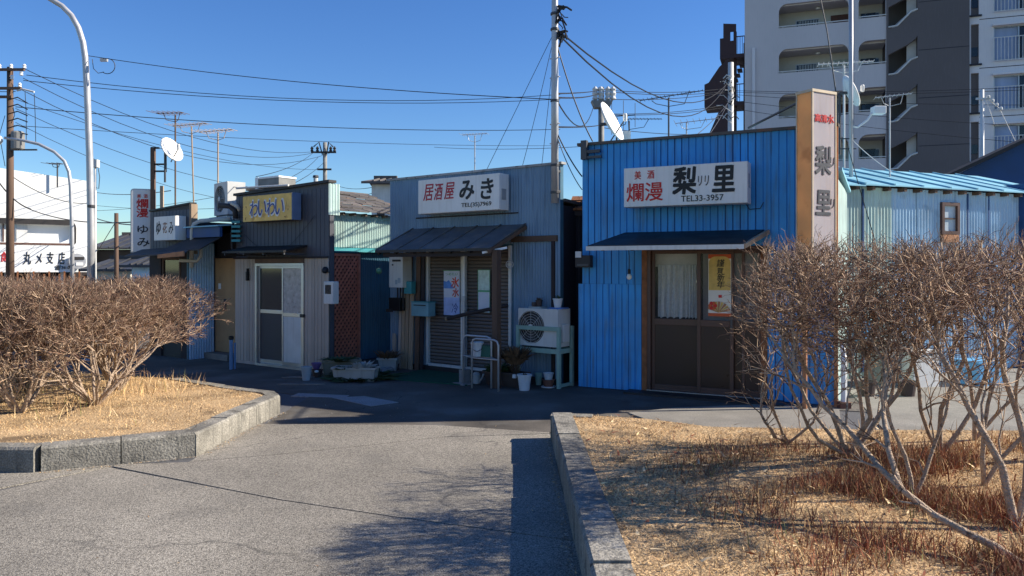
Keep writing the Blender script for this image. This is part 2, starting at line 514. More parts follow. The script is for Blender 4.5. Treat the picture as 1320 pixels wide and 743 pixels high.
def in_poly(x, y, poly):
    c = np.zeros(len(x), bool); n = len(poly)
    for i in range(n):
        x1, y1 = poly[i]; x2, y2 = poly[(i+1) % n]
        m = ((y1 > y) != (y2 > y)) & (x < (x2 - x1) * (y - y1) / (y2 - y1 + 1e-12) + x1)
        c ^= m
    return c
def blades(name, x, y, z0, hgt, lean, width, mats, label=None, cat='grass', mi=None):
    n = len(x); az = nrg.uniform(0, 2*np.pi, n); ln = nrg.uniform(*lean, n)
    h = hgt if isinstance(hgt, np.ndarray) else nrg.uniform(*hgt, n)
    w = nrg.uniform(*width, n); fa = nrg.uniform(0, 2*np.pi, n)
    bx, by = np.cos(fa) * w / 2, np.sin(fa) * w / 2
    dx, dy = np.cos(az) * np.sin(ln) * h, np.sin(az) * np.sin(ln) * h; dz = np.cos(ln) * h
    v = np.zeros((n, 5, 3))
    v[:, 0] = np.stack([x - bx, y - by, np.full(n, z0)], 1); v[:, 1] = np.stack([x + bx, y + by, np.full(n, z0)], 1)
    mx, my, mz = x + dx * .4, y + dy * .4, z0 + dz * .6
    v[:, 2] = np.stack([mx + bx*.8, my + by*.8, mz], 1); v[:, 3] = np.stack([mx - bx*.8, my - by*.8, mz], 1)
    v[:, 4] = np.stack([x + dx, y + dy, z0 + dz], 1)
    me = bpy.data.meshes.new(name)
    me.vertices.add(n*5); me.vertices.foreach_set('co', v.ravel())
    base = (np.arange(n) * 5)[:, None]
    q = base + np.array([[0, 1, 2, 3]]); t = base + np.array([[3, 2, 4]])
    loops = np.concatenate([q, t], 1).ravel().astype(np.int32)
    me.loops.add(len(loops)); me.loops.foreach_set('vertex_index', loops)
    me.polygons.add(2*n)
    st = (np.arange(n) * 7)[:, None] + np.array([[0, 4]])
    me.polygons.foreach_set('loop_start', st.ravel().astype(np.int32))
    k = mi if mi is not None else nrg.integers(0, len(mats), n)
    me.polygons.foreach_set('material_index', np.repeat(k, 2).astype(np.int32))
    for m in mats: me.materials.append(m)
    me.update(calc_edges=True); me.validate()
    o = bpy.data.objects.new(name, me); C.objects.link(o)
    return stuff(o, label, cat)
def scatter(poly, n, box, dens=None):
    x = nrg.uniform(box[0], box[1], n); y = nrg.uniform(box[2], box[3], n)
    k = in_poly(x, y, poly)
    if dens is not None: k &= nrg.uniform(0, 1, n) < dens(x, y)
    return x[k], y[k]
def clump(x, y, s=1.0, ph=0.0):
    return 0.5 + 0.25*np.sin(x*5.1*s + 1.3*np.sin(y*4.3*s + ph) + ph) + 0.25*np.sin(y*6.7*s + 1.7*np.sin(x*3.9*s + 2*ph))
gm = [M['straw'], M['straw_pale'], M['straw_brown'], M['straw']]
BLi = [(-9, 6.05), (-3.75, 5.98), (-2.75, 6.5), (-2.67, 8.3), (-3.0, 8.7), (-4.2, 9.55), (-7, 10.6), (-14, 12), (-14, 6.1)]
x, y = scatter(BLi, 100000, (-9, -2.6, 5.9, 10.5), lambda x, y: np.clip(1.4*clump(x, y) + 0.3*clump(x, y, 4, 1) - 0.1, 0.2, 1))
blades('dry_grass', x, y, HL - 0.015, (0.012, 0.04), (0.7, 1.5), (0.003, 0.006), gm, 'short straw coloured dry grass covering the left planting bed')
x, y = scatter(BR, 210000, (0.53, 5.2, 2.4, 7.0), lambda x, y: np.clip(1.5 - (y - 2.4) * 0.16, 0.4, 1) * np.clip(1.5*clump(x, y, 1.3, 1) + 0.25*clump(x, y, 5, 2) - 0.15, 0.12, 1))
blades('dry_grass', x, y, HR - 0.015, (0.012, 0.04), (0.7, 1.5), (0.002, 0.005), gm, 'short straw coloured dry grass covering the right planting bed')
def wd(x, y):
    return np.clip((x - 0.75) / 1.3, 0, 1)**1.5 * np.clip((6.0 - y) * 1.2, 0.03, 1) * np.clip(clump(x, y, 0.9, 2.2) * 2.0 - 0.6, 0.03, 1)
x, y = scatter(BR, 150000, (0.7, 5.2, 2.4, 6.35), wd)
h = nrg.uniform(0.04, 0.15, len(x)) * (0.6 + 0.5*np.clip((x - 0.8)/1.5, 0, 1))
blades('dry_weeds', x, y, HR - 0.015, h, (0.1, 1.25), (0.0025, 0.006), [M['weed_red'], M['straw_brown'], M['weed_red'], M['straw'], M['weed_green']], 'reddish brown dry weeds standing in the right planting bed under the bare shrubs', 'weeds',
       mi=nrg.choice(5, len(x), p=[.42, .25, .13, .17, .03]))
x, y = scatter(BLi, 7000, (-9, -2.8, 6.6, 9.6), lambda x, y: np.clip(((y - 6.9) * 1.2) * (x < -3.6) + 0.06, 0.02, 1) * clump(x, y, 0.8))
blades('dry_weeds', x, y, HL - 0.015, (0.04, 0.20), (0.05, 1.0), (0.003, 0.006), [M['straw'], M['straw_brown'], M['straw_pale'], M['weed_green']], 'taller pale dry weeds around the feet of the left hedge shrubs', 'weeds',
       mi=nrg.choice(4, len(x), p=[.4, .25, .25, .1]))

# crumbs of grit and dead leaves along the kerb feet
pm('grit', (0.42, 0.38, 0.32), rough=0.9, var=0.4, scale=30)
n = 900
ys = nrg.uniform(2.6, 7.0, n); xs = 0.335 - np.abs(nrg.normal(0, 0.02, n)) - 0.03*(nrg.random(n) < 0.15)*nrg.random(n)*8
t_ = nrg.random(700); k_ = nrg.random(700) < 0.45
xs2 = np.where(k_, -3.66 + 0.99*t_, -2.64 + 0.13*t_) + np.abs(nrg.normal(0, 0.03, 700)); ys2 = np.where(k_, 5.88 + 0.51*t_, 6.42 + 1.9*t_) - np.abs(nrg.normal(0, 0.02, 700))
xs3 = nrg.uniform(-3.4, 0.3, 260); ys3 = nrg.uniform(3.2, 9.0, 260)
X_ = np.concatenate([xs, xs2, xs3]); Y_ = np.concatenate([ys, ys2, ys3])
blades('leaf_litter', X_, Y_, 0.013, (0.006, 0.022), (1.1, 1.5), (0.004, 0.012), [M['grit'], M['straw'], M['straw_brown']], 'fine grit and dead leaf crumbs along the kerbs and over the road', 'litter', mi=nrg.choice(3, len(X_), p=[.7, .15, .15]))
x, y = scatter(BR, 900, (0.55, 4.5, 2.5, 6.9)); blades('leaf_litter', x, y, HR + 0.01, (0.03, 0.08), (1.2, 1.5), (0.012, 0.03), [M['straw_brown'], M['weed_red'], M['straw_pale']], 'curled dead leaves lying on the right planting bed', 'litter')

# ------------------------------------------------------------------ bare shrubs
def seg_mesh(name, A, B, RA, RB, n, m, parent=None, mats=None, mi=None):
    A = np.array(A); B = np.array(B); RA = np.array(RA); RB = np.array(RB); k = len(A)
    t = B - A; t /= (np.linalg.norm(t, axis=1, keepdims=True) + 1e-9)
    ref = np.where(np.abs(t[:, 2:3]) < 0.9, np.array([[0, 0, 1.]]), np.array([[1., 0, 0]]))
    a = np.cross(t, ref); a /= (np.linalg.norm(a, axis=1, keepdims=True) + 1e-9); b = np.cross(t, a)
    ang = np.arange(n) * 2*np.pi/n
    ring = a[:, None]*np.cos(ang)[None, :, None] + b[:, None]*np.sin(ang)[None, :, None]
    v = np.concatenate([A[:, None] + ring*RA[:, None, None], B[:, None] + ring*RB[:, None, None]], 1)
    me = bpy.data.meshes.new(name); me.vertices.add(k*2*n); me.vertices.foreach_set('co', v.ravel())
    j = np.arange(n); j2 = (j + 1) % n
    q = np.stack([j2, j, j + n, j2 + n], 1)
    loops = ((np.arange(k) * 2*n)[:, None, None] + q[None]).ravel().astype(np.int32)
    me.loops.add(len(loops)); me.loops.foreach_set('vertex_index', loops)
    me.polygons.add(k*n); me.polygons.foreach_set('loop_start', (np.arange(k*n)*4).astype(np.int32))
    me.polygons.foreach_set('use_smooth', np.ones(k*n, bool))
    for mm in (mats or [m]): me.materials.append(mm)
    if mi is not None: me.polygons.foreach_set('material_index', np.repeat(np.array(mi), n).astype(np.int32))
    me.update(calc_edges=True)
    o = bpy.data.objects.new(name, me); C.objects.link(o)
    if parent: o.parent = parent
    return o

def shrub(label, base, stems, env, depth=6, r0=0.022, L0=0.28, seed=1, group=None, splay=0.75, split=(2, 3), upb=0.25, ang=0.5, twn=3, twl=0.09, tr=0.0022, name='bare_shrub', kink=0.24, starts=None):
    """stems: number or list of start directions; env(p)->True when inside the crown envelope (world coordinates)"""
    rr = random.Random(seed)
    root = thing(name, label, 'shrub', loc=base, group=group)
    base = Vector(base)
    TH = [[], [], [], []]; TW = [[], [], [], [], []]
    def rv():
        while True:
            v = Vector((rr.uniform(-1, 1), rr.uniform(-1, 1), rr.uniform(-1, 1)))
            if 0.1 < v.length < 1: return v.normalized()
    def addseg(p, q, ra, rb):
        T = TH if ra > 0.0055 else TW
        T[0].append(p[:]); T[1].append(q[:]); T[2].append(ra); T[3].append(rb)
        if T is TW: TW[4].append(rr.choice((0, 0, 2)) if ra > tr*1.25 else rr.choice((0, 1, 1, 2, 2)))
    def grow(p, d, L, r, k):
        ns = 3 if k > 2 else 2
        q = p
        for i in range(ns):
            d = (d + rv() * kink + Vector((0, 0, upb * 0.3))).normalized()
            q2 = q + d * (L / ns)
            ra = r * (1 - 0.25 * i / ns); rb = r * (1 - 0.25 * (i + 1) / ns)
            addseg(q, q2, ra, rb)
            q = q2
            out = not env(q + base)
            if out and k < depth - 1:
                k = min(k, 1)
                if (q2 - p).length > 0.02: break
            if k >= 1 and rr.random() < 0.45:
                side = (d + rv() * 0.9).normalized()
                tl = twl * rr.uniform(0.6, 1.8)
                if k >= 2 and rr.random() < 0.5: grow(q, side, L * 0.5, max(tr, r * 0.45), 1)
                else:
                    e = q + side * tl
                    addseg(q, e, tr, tr * 0.5)
        r *= 0.75
        if k <= 0:
            for j in range(twn):
                side = (d + rv() * 0.8 + Vector((0, 0, 0.15))).normalized(); e = q + side * twl * rr.uniform(0.4, 1.1)
                addseg(q, e, tr, tr * 0.45)
                if rr.random() < 0.5:
                    e2 = e + (side + rv()*0.7).normalized() * twl * 0.4
                    addseg(e, e2, tr*0.7, tr*0.4)
            return
        nch = rr.choice(split)
        for j in range(nch):
            dd = (d + rv() * ang * rr.uniform(0.8, 1.6)).normalized()
            if dd.z < -0.1: dd.z *= 0.3
            grow(q, dd, L * rr.uniform(0.68, 0.92), max(tr*1.3, r * (0.85 if j == 0 else 0.68)), k - 1)
    if isinstance(stems, int):
        for i in range(stems):
            a = 2 * math.pi * (i + rr.random()) / stems
            d = Vector((math.cos(a) * splay, math.sin(a) * splay, 1)).normalized()
            grow(Vector((math.cos(a)*0.015, math.sin(a)*0.015, 0)), d, L0 * rr.uniform(1.1, 1.7), r0 * rr.uniform(0.65, 1.1), depth)
    else:
        for path, ra, rb in stems:        # explicit trunks, world points
            pts = [Vector(p) - base for p in path]
            if pts[0].length < 0.12: pts[0] = Vector((0, 0, 0))
            n = len(pts) - 1; ra *= .82; rb *= .85
            for i in range(n):
                m1 = pts[i].lerp(pts[i+1], 0.5) + rv() * 0.018
                f0 = ra + (rb - ra) * i / n; f1 = ra + (rb - ra) * (i + 0.5) / n; f2 = ra + (rb - ra) * (i + 1) / n
                addseg(pts[i], m1, f0, f1); addseg(m1, pts[i+1], f1, f2)
                if i >= 1 or n < 3:
                    for _ in range(2):
                        dd = ((pts[i+1] - pts[i]).normalized() + rv() * 0.9 + Vector((0, 0, 0.3))).normalized()
                        grow(m1 if _ else pts[i+1], dd, L0 * 0.9, f2 * 0.55, depth - 2)
            d = (pts[-1] - pts[-2]).normalized()
            for _ in range(3):
                grow(pts[-1], (d + rv() * 0.55 + Vector((0, 0, 0.2))).normalized(), L0, rb * 0.85, depth - 1)
    seg_mesh('trunk', TH[0], TH[1], TH[2], TH[3], 7, M['bark'], root)
    t = seg_mesh('twigs', TW[0], TW[1], TW[2], TW[3], 3, None, root, [M['twig'], M['twig_red'], M['twig_dark']], TW[4])
    t['kind'] = 'stuff'
    return root, len(TW[0])

def env_ell(cx, cy, cz, rx, ry, rz, top=9):
    def f(p):
        return ((p.x-cx)/rx)**2 + ((p.y-cy)/ry)**2 + ((p.z-cz)/rz)**2 < 1 and p.z < top
    return f
tot = 0
def hedge_env(p):
    # a clipped hedge: flat top, rounded right end
    if p.z > 1.28 + 0.03*math.sin(p.x*4) : return False
    if p.x > -3.85: return False
    if p.x > -4.3 and ((p.x + 4.62)/0.77)**2 + ((p.z - 0.92)/0.46)**2 > 1 and p.z > 0.5: return False
    return 6.75 < p.y < 10.2
LH = [(-4.25, 7.75, 'at its right end, nearest the shops'), (-4.75, 7.35, 'with pale kinked stems in front of the right end'), (-4.5, 8.7, 'at the back beside the shaded lane'),
      (-5.45, 7.5, 'straight below the wooden post'), (-5.5, 8.6, 'behind, below the big street lamp'), (-6.15, 7.6, 'second from the left in the front row'),
      (-6.6, 8.8, 'behind, below the small street lamp'), (-6.95, 7.7, 'leftmost in the front row'), (-7.6, 8.9, 'at the back, cut by the left edge of the photo'), (-5.05, 9.5, 'deepest in the bed before the white sign pillar')]
for i, (x, y, w) in enumerate(LH):
    r_, n_ = shrub('bare clipped hedge shrub ' + w, (x, y, HL - 0.02), 9 if i != 0 else 11, hedge_env, depth=6, r0=0.019, L0=0.28, seed=20 + i, group='bare clipped shrubs in the left bed',
          splay=0.62 if i else 0.95, upb=0.25, ang=0.58, twn=4, twl=0.085, tr=0.0027, split=(2, 2, 3))
    tot += n_
RG = 'bare sprawling shrubs in the right bed'
def renv(p):
    if p.x < (1.84 if p.y > 5 else 1.52): return False
    X = (p.x - 3.4)/2.05
    return p.z < 1.80 - 0.12*max(0, X)*0 and p.z > 0.42 and (X < -0.2 and (X*X + ((p.z - 1.22)/0.70)**2 < 1) or X >= -0.2) and 3.2 < p.y < 6.4 and p.z < 1.50 + 0.030*p.y
rs = [
 ('tall bare shrub with pale stems fanning up before the sign column', (2.42, 5.45, .24),
   [([(2.42,5.45,.24),(2.30,5.4,.50),(2.12,5.3,.78),(1.95,5.2,1.05)], .026, .014), ([(2.45,5.42,.24),(2.5,5.3,.55),(2.42,5.2,.9),(2.45,5.1,1.2)], .024, .013),
    ([(2.46,5.5,.24),(2.68,5.5,.55),(2.85,5.45,.85),(2.9,5.4,1.15)], .022, .012), ([(2.40,5.5,.24),(2.2,5.6,.55),(2.06,5.7,.9),(1.98,5.7,1.2)], .018, .01),
    ([(2.40,5.4,.24),(2.1,5.2,.42),(1.92,5.05,.66),(1.80,5.0,.95)], .018, .010)], 5, 41),
 ('low spreading bare shrub with cut stubs, nearest the brown shop door', (2.15, 5.9, .24),
   [([(2.15,5.9,.24),(2.02,5.85,.30),(1.93,5.8,.42),(1.90,5.8,.56)], .020, .010), ([(2.15,5.9,.24),(2.05,5.8,.38),(1.95,5.7,.56)], .016, .010), ([(2.15,5.9,.24),(2.3,5.8,.42),(2.38,5.75,.7)], .014, .009)], 4, 42),
 ('bare shrub with a long trunk leaning left from the bottom right corner', (2.33, 3.42, .24),
   [([(2.33,3.42,.24),(2.16,3.60,.34),(1.98,3.85,.47),(1.93,4.15,.60),(1.80,4.4,.80),(1.68,4.5,.98)], .024, .013), ([(1.98,3.86,.46),(2.05,4.2,.8),(2.15,4.4,1.05)], .020, .011)], 5, 43),
 ('bare shrub with twin dark trunks beside the right edge of the photo', (2.62, 3.95, .24),
   [([(2.62,3.95,.24),(2.58,4.0,.55),(2.46,4.1,.85),(2.35,4.2,1.15)], .028, .014), ([(2.66,3.98,.24),(2.78,4.1,.6),(2.72,4.2,1.0),(2.8,4.3,1.3)], .026, .013)], 5, 44),
 ('bare shrub in the middle of the right clump below the small window', (3.1, 5.5, .24),
   [([(3.1,5.5,.24),(3.05,5.4,.6),(3.15,5.3,.95),(3.1,5.3,1.25)], .024, .012), ([(3.14,5.5,.24),(3.35,5.5,.6),(3.4,5.4,.95),(3.6,5.4,1.2)], .022, .012), ([(3.08,5.46,.24),(2.85,5.3,.6),(2.75,5.2,.95)], .020, .012)], 4, 45),
 ('bare shrub at the far right before the shaded end of the pale shed', (3.85, 5.4, .24),
   [([(3.85,5.4,.24),(3.75,5.3,.6),(3.85,5.2,1.0),(3.8,5.2,1.3)], .024, .012), ([(3.87,5.42,.24),(4.1,5.4,.6),(4.05,5.3,1.0)], .022, .012), ([(3.83,5.42,.24),(3.6,5.2,.7),(3.5,5.1,1.1)], .018, .011)], 4, 46),
 ('thin bare shrub between the leaning trunk and the middle clump', (2.95, 4.75, .24),
   [([(2.95,4.75,.24),(2.92,4.7,.6),(3.0,4.7,.95),(2.95,4.65,1.25)], .018, .010), ([(2.97,4.75,.24),(3.15,4.7,.55),(3.3,4.7,.95)], .018, .010)], 4, 47)]
rs += [
 ('bare shrub in the back row by the white downpipe', (2.75, 5.95, .24), [([(2.75,5.95,.24),(2.70,5.9,.6),(2.6,5.85,.95),(2.6,5.8,1.25)], .020, .011), ([(2.78,5.95,.24),(2.95,5.9,.6),(3.0,5.9,1.0)], .018, .011)], 4, 48),
 ('bare shrub in the back row before the light blue tub', (3.65, 6.0, .24), [([(3.65,6.0,.24),(3.6,5.95,.6),(3.5,5.9,.95),(3.45,5.85,1.3)], .020, .011), ([(3.68,6.0,.24),(3.9,5.9,.6),(4.0,5.9,1.0)], .018, .011)], 4, 49),
 ('bare shrub with tangled low branches just left of the twin trunks', (2.35, 4.45, .24), [([(2.35,4.45,.24),(2.3,4.45,.5),(2.2,4.5,.8),(2.12,4.55,1.05)], .016, .009), ([(2.38,4.45,.24),(2.5,4.5,.55),(2.6,4.5,.9)], .016, .009)], 5, 50)]
for lb, base, st, dp, sd in rs:
    r_, n_ = shrub(lb, base, st, renv, depth=dp + (1 if dp > 4 else 0), L0=0.27, seed=sd, group=RG, upb=0.16, ang=0.62, twn=2, twl=0.085, tr=0.0021, kink=0.32, split=(2, 2, 3))
    tot += n_
print('twigs', tot)
pm('blue', (0.035, 0.29, 0.66), rough=0.5, var=0.22, scale=2.0, streak=0.7, streak_col=(0.07,0.09,0.12), spots=0.22, spot_col=(0.16,0.34,0.55), spot_scale=3, spec=0.4, rand=0.07)
pm('steel_blue', (0.17, 0.27, 0.38), rough=0.5, var=0.15, scale=2.0, streak=0.55, streak_col=(0.03,0.06,0.10), rand=0.08)
pm('teal', (0.05, 0.14, 0.21), rough=0.55, var=0.2, scale=2.0, streak=0.5, streak_col=(0.02,0.05,0.08), rand=0.1)
pm('deep_blue', (0.02, 0.07, 0.20), rough=0.55, var=0.2, scale=2.0)
pm('slate', (0.075, 0.08, 0.10), rough=0.55, var=0.2, scale=2.0, streak=0.5, streak_col=(0.04,0.04,0.05), rand=0.06)
pm('charcoal', (0.033, 0.03, 0.03), rough=0.6, var=0.2, scale=3)
pm('black', (0.012, 0.012, 0.014), rough=0.5, var=0.2, scale=3)
pm('wall_in', (0.05, 0.045, 0.04), rough=0.9)
pm('pale_green', (0.46, 0.60, 0.56), rough=0.55, var=0.2, scale=2, streak=0.55, streak_col=(0.28,0.26,0.20), rand=0.05)
pm('pale_blue', (0.38, 0.56, 0.72), rough=0.5, var=0.2, scale=2, streak=0.65, streak_col=(0.62,0.66,0.66), spots=0.5, spot_col=(0.16,0.26,0.36), spot_scale=3.5, rand=0.06)
pm('roof_blue', (0.22, 0.48, 0.60), rough=0.5, var=0.2, scale=1.5, spots=0.3, spot_col=(0.35,0.42,0.42), spot_scale=4)
pm('roof_grey', (0.11, 0.10, 0.095), rough=0.85, var=0.35, scale=5, bump=0.5, bscale=30, rand=0.25, spots=0.5, spot_col=(0.18,0.10,0.06), spot_scale=5)
pm('awning', (0.10, 0.10, 0.105), rough=0.7, var=0.35, scale=4, spots=0.6, spot_col=(0.20,0.15,0.11), spot_scale=5, bump=.3)
pm('rust', (0.24, 0.10, 0.045), rough=0.9, var=0.4, scale=10, bump=0.3)
pm('rust_orange', (0.42, 0.20, 0.10), rough=0.85, var=0.3, scale=7, bump=0.3)
pm('wood', (0.13, 0.08, 0.055), rough=0.8, var=0.3, scale=9, zstretch=0.12, rand=0.2, bump=0.3)
pm('wood_pale', (0.38, 0.28, 0.19), rough=0.8, var=0.3, scale=12, zstretch=0.08, rand=0.25, bump=0.2)
pm('plank_grey', (0.46, 0.39, 0.33), rough=0.8, var=0.2, scale=10, zstretch=0.1, rand=0.12, streak=0.5, streak_col=(0.16,0.14,0.13), bump=0.2)
pm('dark_wood', (0.035, 0.028, 0.03), rough=0.8, var=0.3, scale=9, zstretch=0.1, rand=0.2)
pm('door_brown', (0.038, 0.018, 0.014), rough=0.35, var=0.15, scale=4, rand=0.05)
pm('frame_brown', (0.10, 0.052, 0.040), rough=0.4, var=0.15)
pm('lattice_brown', (0.58, 0.19, 0.12), rough=0.75, var=0.25, scale=12, rand=0.15)
pm('shutter', (0.135, 0.115, 0.105), rough=0.45, var=0.15, scale=4, rand=0.05)
pm('white', (0.78, 0.78, 0.76), rough=0.5, var=0.05, scale=3)
pm('white_dirty', (0.62, 0.62, 0.60), rough=0.55, var=0.12, scale=4, streak=0.35, streak_col=(0.3,0.27,0.22))
pm('sign_white', (0.74, 0.73, 0.71), rough=0.4, var=0.07, scale=2, streak=0.35, streak_col=(0.46,0.42,0.36))
pm('red', (0.55, 0.02, 0.02), rough=0.5, var=0.05)
pm('ink', (0.015, 0.015, 0.018), rough=0.5, var=0.05)
pm('navy', (0.02, 0.05, 0.25), rough=0.5, var=0.05)
pm('ochre', (0.80, 0.52, 0.14), rough=0.55, var=0.25, scale=5, spots=0.6, spot_col=(0.36,0.17,0.04), spot_scale=6)
pm('alu', (0.42, 0.42, 0.43), rough=0.35, metal=0.8, var=0.1)
pm('galv', (0.44, 0.44, 0.45), rough=0.42, metal=0.35, var=0.15, scale=4)
pm('steel_dark', (0.08, 0.08, 0.085), rough=0.5, metal=0.5)
pm('cloth', (0.72, 0.74, 0.76), rough=0.9, var=0.05, trans=0.3)
pm('frost', (0.42, 0.38, 0.36), rough=0.35, var=0.35, scale=14, spots=0.5, spot_col=(0.16,0.12,0.11), spot_scale=16)
pm('mesh_grey', (0.06, 0.055, 0.06), rough=0.6)
pm('tan', (0.42, 0.27, 0.14), rough=0.65, var=0.15, scale=3, spots=0.25, spot_col=(0.22,0.13,0.07))
pm('pipe_cream', (0.55, 0.52, 0.45), rough=0.6, var=0.1)
pm('pipe_blue', (0.12, 0.24, 0.42), rough=0.5, var=0.1)
pm('mint', (0.26, 0.40, 0.34), rough=0.6, var=0.15, scale=6, spots=0.2, spot_col=(0.3,0.2,0.12))
pm('teal_box', (0.05, 0.27, 0.30), rough=0.5, var=0.1)
pm('ac_grey', (0.58, 0.58, 0.56), rough=0.5, var=0.06, scale=4, streak=0.15)
pm('mat_green', (0.012, 0.09, 0.055), rough=0.95, var=0.2, scale=20, bump=0.6, bscale=200)
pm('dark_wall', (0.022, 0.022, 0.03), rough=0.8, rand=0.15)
pm('panel_orange', (0.95, 0.70, 0.34), rough=0.45, var=0.15, scale=2.5, trans=0.6, spots=0.4, spot_col=(0.5,0.22,0.05), spot_scale=3)
pm('panel_pale', (0.68, 0.64, 0.67), rough=0.4, var=0.08, scale=2.0, trans=0.5, streak=0.25, streak_col=(0.45,0.30,0.15))
pm('ink_grey', (0.05, 0.05, 0.06), rough=0.5, var=0.3, scale=8)
M['glass'] = glass_mat('window_glass', (0.10, 0.12, 0.14), 0.06, 0.12)
M['glass_dark'] = glass_mat('dark_glass', (0.02, 0.025, 0.03), 0.06, 0.85)

W0 = Frame(-4.64, 12.77, 0.819, -0.574)    # grey shop with ochre sign
K0 = Frame(-1.98, 12.30, 0.796, -0.605)    # shop with porch
B0 = Frame(0.93, 10.10, 0.892, -0.452)     # bright blue shop
Y0 = Frame(-6.60, 13.90, 0.819, -0.574)    # far left shop

def solid(pt, u0, u1, v0, v1, z0, z1, m, name='wall'):
    return MB().box(u0, u1, v0, v1, z0, z1).build(name, m, pt)

# ================================================================== bright blue shop
t = thing('shop_building', 'bright blue metal clad bar with brown sliding doors behind the right bed', 'building', B0)
L = 3.12; H = 3.25
dL, dR = B0.u(831), B0.u(981); dT = B0.z(900, 318)
wall = MB().plate([(0.0, 0), (L, 0), (L, H), (0, H)], [[(dL, 0.03), (dR, 0.03), (dR, dT), (dL, dT)]], 0.02, 0.12).build('wall', M['deep_blue'], t)
solid(t, 0.02, L - 0.02, 1.8, 1.85, 0, 2.6, M['deep_blue'])
solid(t, 0.0, 0.04, 0.12, 1.8, 0, 2.6, M['deep_blue'])
solid(t, 0.04, L-0.05, 0.12, 2.5, -0.01, 0.05, M['wall_in'], 'floor')
solid(t, 0.04, L-0.06, 1.6, 1.65, 0.05, 2.6, M['wall_in'], 'inner_wall')
MB().hexa([(-0.03,0.12,2.72),(L+0.05,0.12,2.72),(L+0.05,1.9,2.62),(-0.03,1.9,2.62)],[(-0.03,0.12,2.76),(L+0.05,0.12,2.76),(L+0.05,1.9,2.66),(-0.03,1.9,2.66)]).build('roof', M['roof_blue'], t)
# right side wall, pale corrugated
side = MB()
s_ = Frame(0,0,1,0)
o = MB().corr(0, 1.85, 0.0, 2.62, 0, 0.06, 0.008).build('corrugated_sheet', M['pale_green'], t); o.location = (L, 0, 0); o.rotation_euler = (0, 0, R(90))
zj = B0.z(770, 366)       # height of the step where the lower skirt starts at the left
# upper cladding in sheets, lower cladding each side of the door
zu = dT - 0.01
def ribs(u0, u1, z0, z1, y=0.008, wid=0.48):
    n = max(1, int(round((u1-u0)/wid))); w = (u1-u0)/n
    for i in range(n):
        MB().corr(u0+i*w, u0+(i+1)*w-0.001, z0, z1, y - 0.002*(i % 2), 0.096, 0.013, 'groove').build('cladding_sheet', M['blue'], t)
ribs(0, L, zu, H - 0.03)
ribs(0, dL - 0.03, zj, zu)
ribs(0 - 0.05, dL - 0.03, 0.02, zj - 0.002, -0.008)
ribs(dR + 0.07, L, 0.02, zu)
MB().box(-0.06, L + 0.02, -0.03, 0.13, H - 0.035, H).build('roof_cap', mat('cap', (0.10, 0.09, 0.08), 0.8, spots=0.6, spot_col=(0.22, 0.09, 0.04)), t)
MB().box(L - 0.03, L + 0.012, -0.012, 0.03, 0, H - 0.04).build('corner_trim', M['rust_orange'], t)
# bracket stub at top left
MB().box(0.02, 0.10, -0.10, -0.03, 3.02, 3.27).box(0.10, 0.28, -0.09, -0.05, 3.10, 3.14).box(0.10, 0.30, -0.09, -0.05, 3.03, 3.06).build('bracket', M['steel_dark'], t)
# awning
v1 = -1.0
A0, Z0 = B0.uz(757, 320, v1); A1, Z1 = B0.uz(958, 318, v1); a0, z0 = B0.uz(806, 303, 0.0); a1, z1 = B0.uz(985, 299, 0.0)
Z1 = Z0 = (Z0 + Z1) / 2; z0 = z1 = (z0 + z1) / 2
aw = MB().hexa([(A0, v1, Z0), (A1, v1, Z0), (a1, -0.0, z1), (a0, -0.0, z0)], [(A0, v1, Z0+0.03), (A1, v1, Z0+0.03), (a1, -0.0, z1+0.03), (a0, -0.0, z0+0.03)]).build('awning', M['black'], t)
MB().box(A0 - 0.01, A1 + 0.01, v1 - 0.02, v1, Z0 - 0.028, Z0 + 0.022).build('edge_board', M['white_dirty'], aw)
MB().bar((A1, v1, Z0), (a1+0.05, -0.02, z1), 0.04, 0.05).build('side_board', M['wood_pale'], aw)
MB().bar((A0, v1, Z0), (a0, -0.02, z1), 0.03, 0.04).build('side_board', M['charcoal'], aw)
for i in range(5):
    f = (i + 0.5) / 5
    MB().bar((A0+(A1-A0)*f, v1+0.02, Z0-0.02), (a0+(a1-a0)*f, -0.02, z0-0.02), 0.03, 0.03).build('rafter', M['charcoal'], aw)
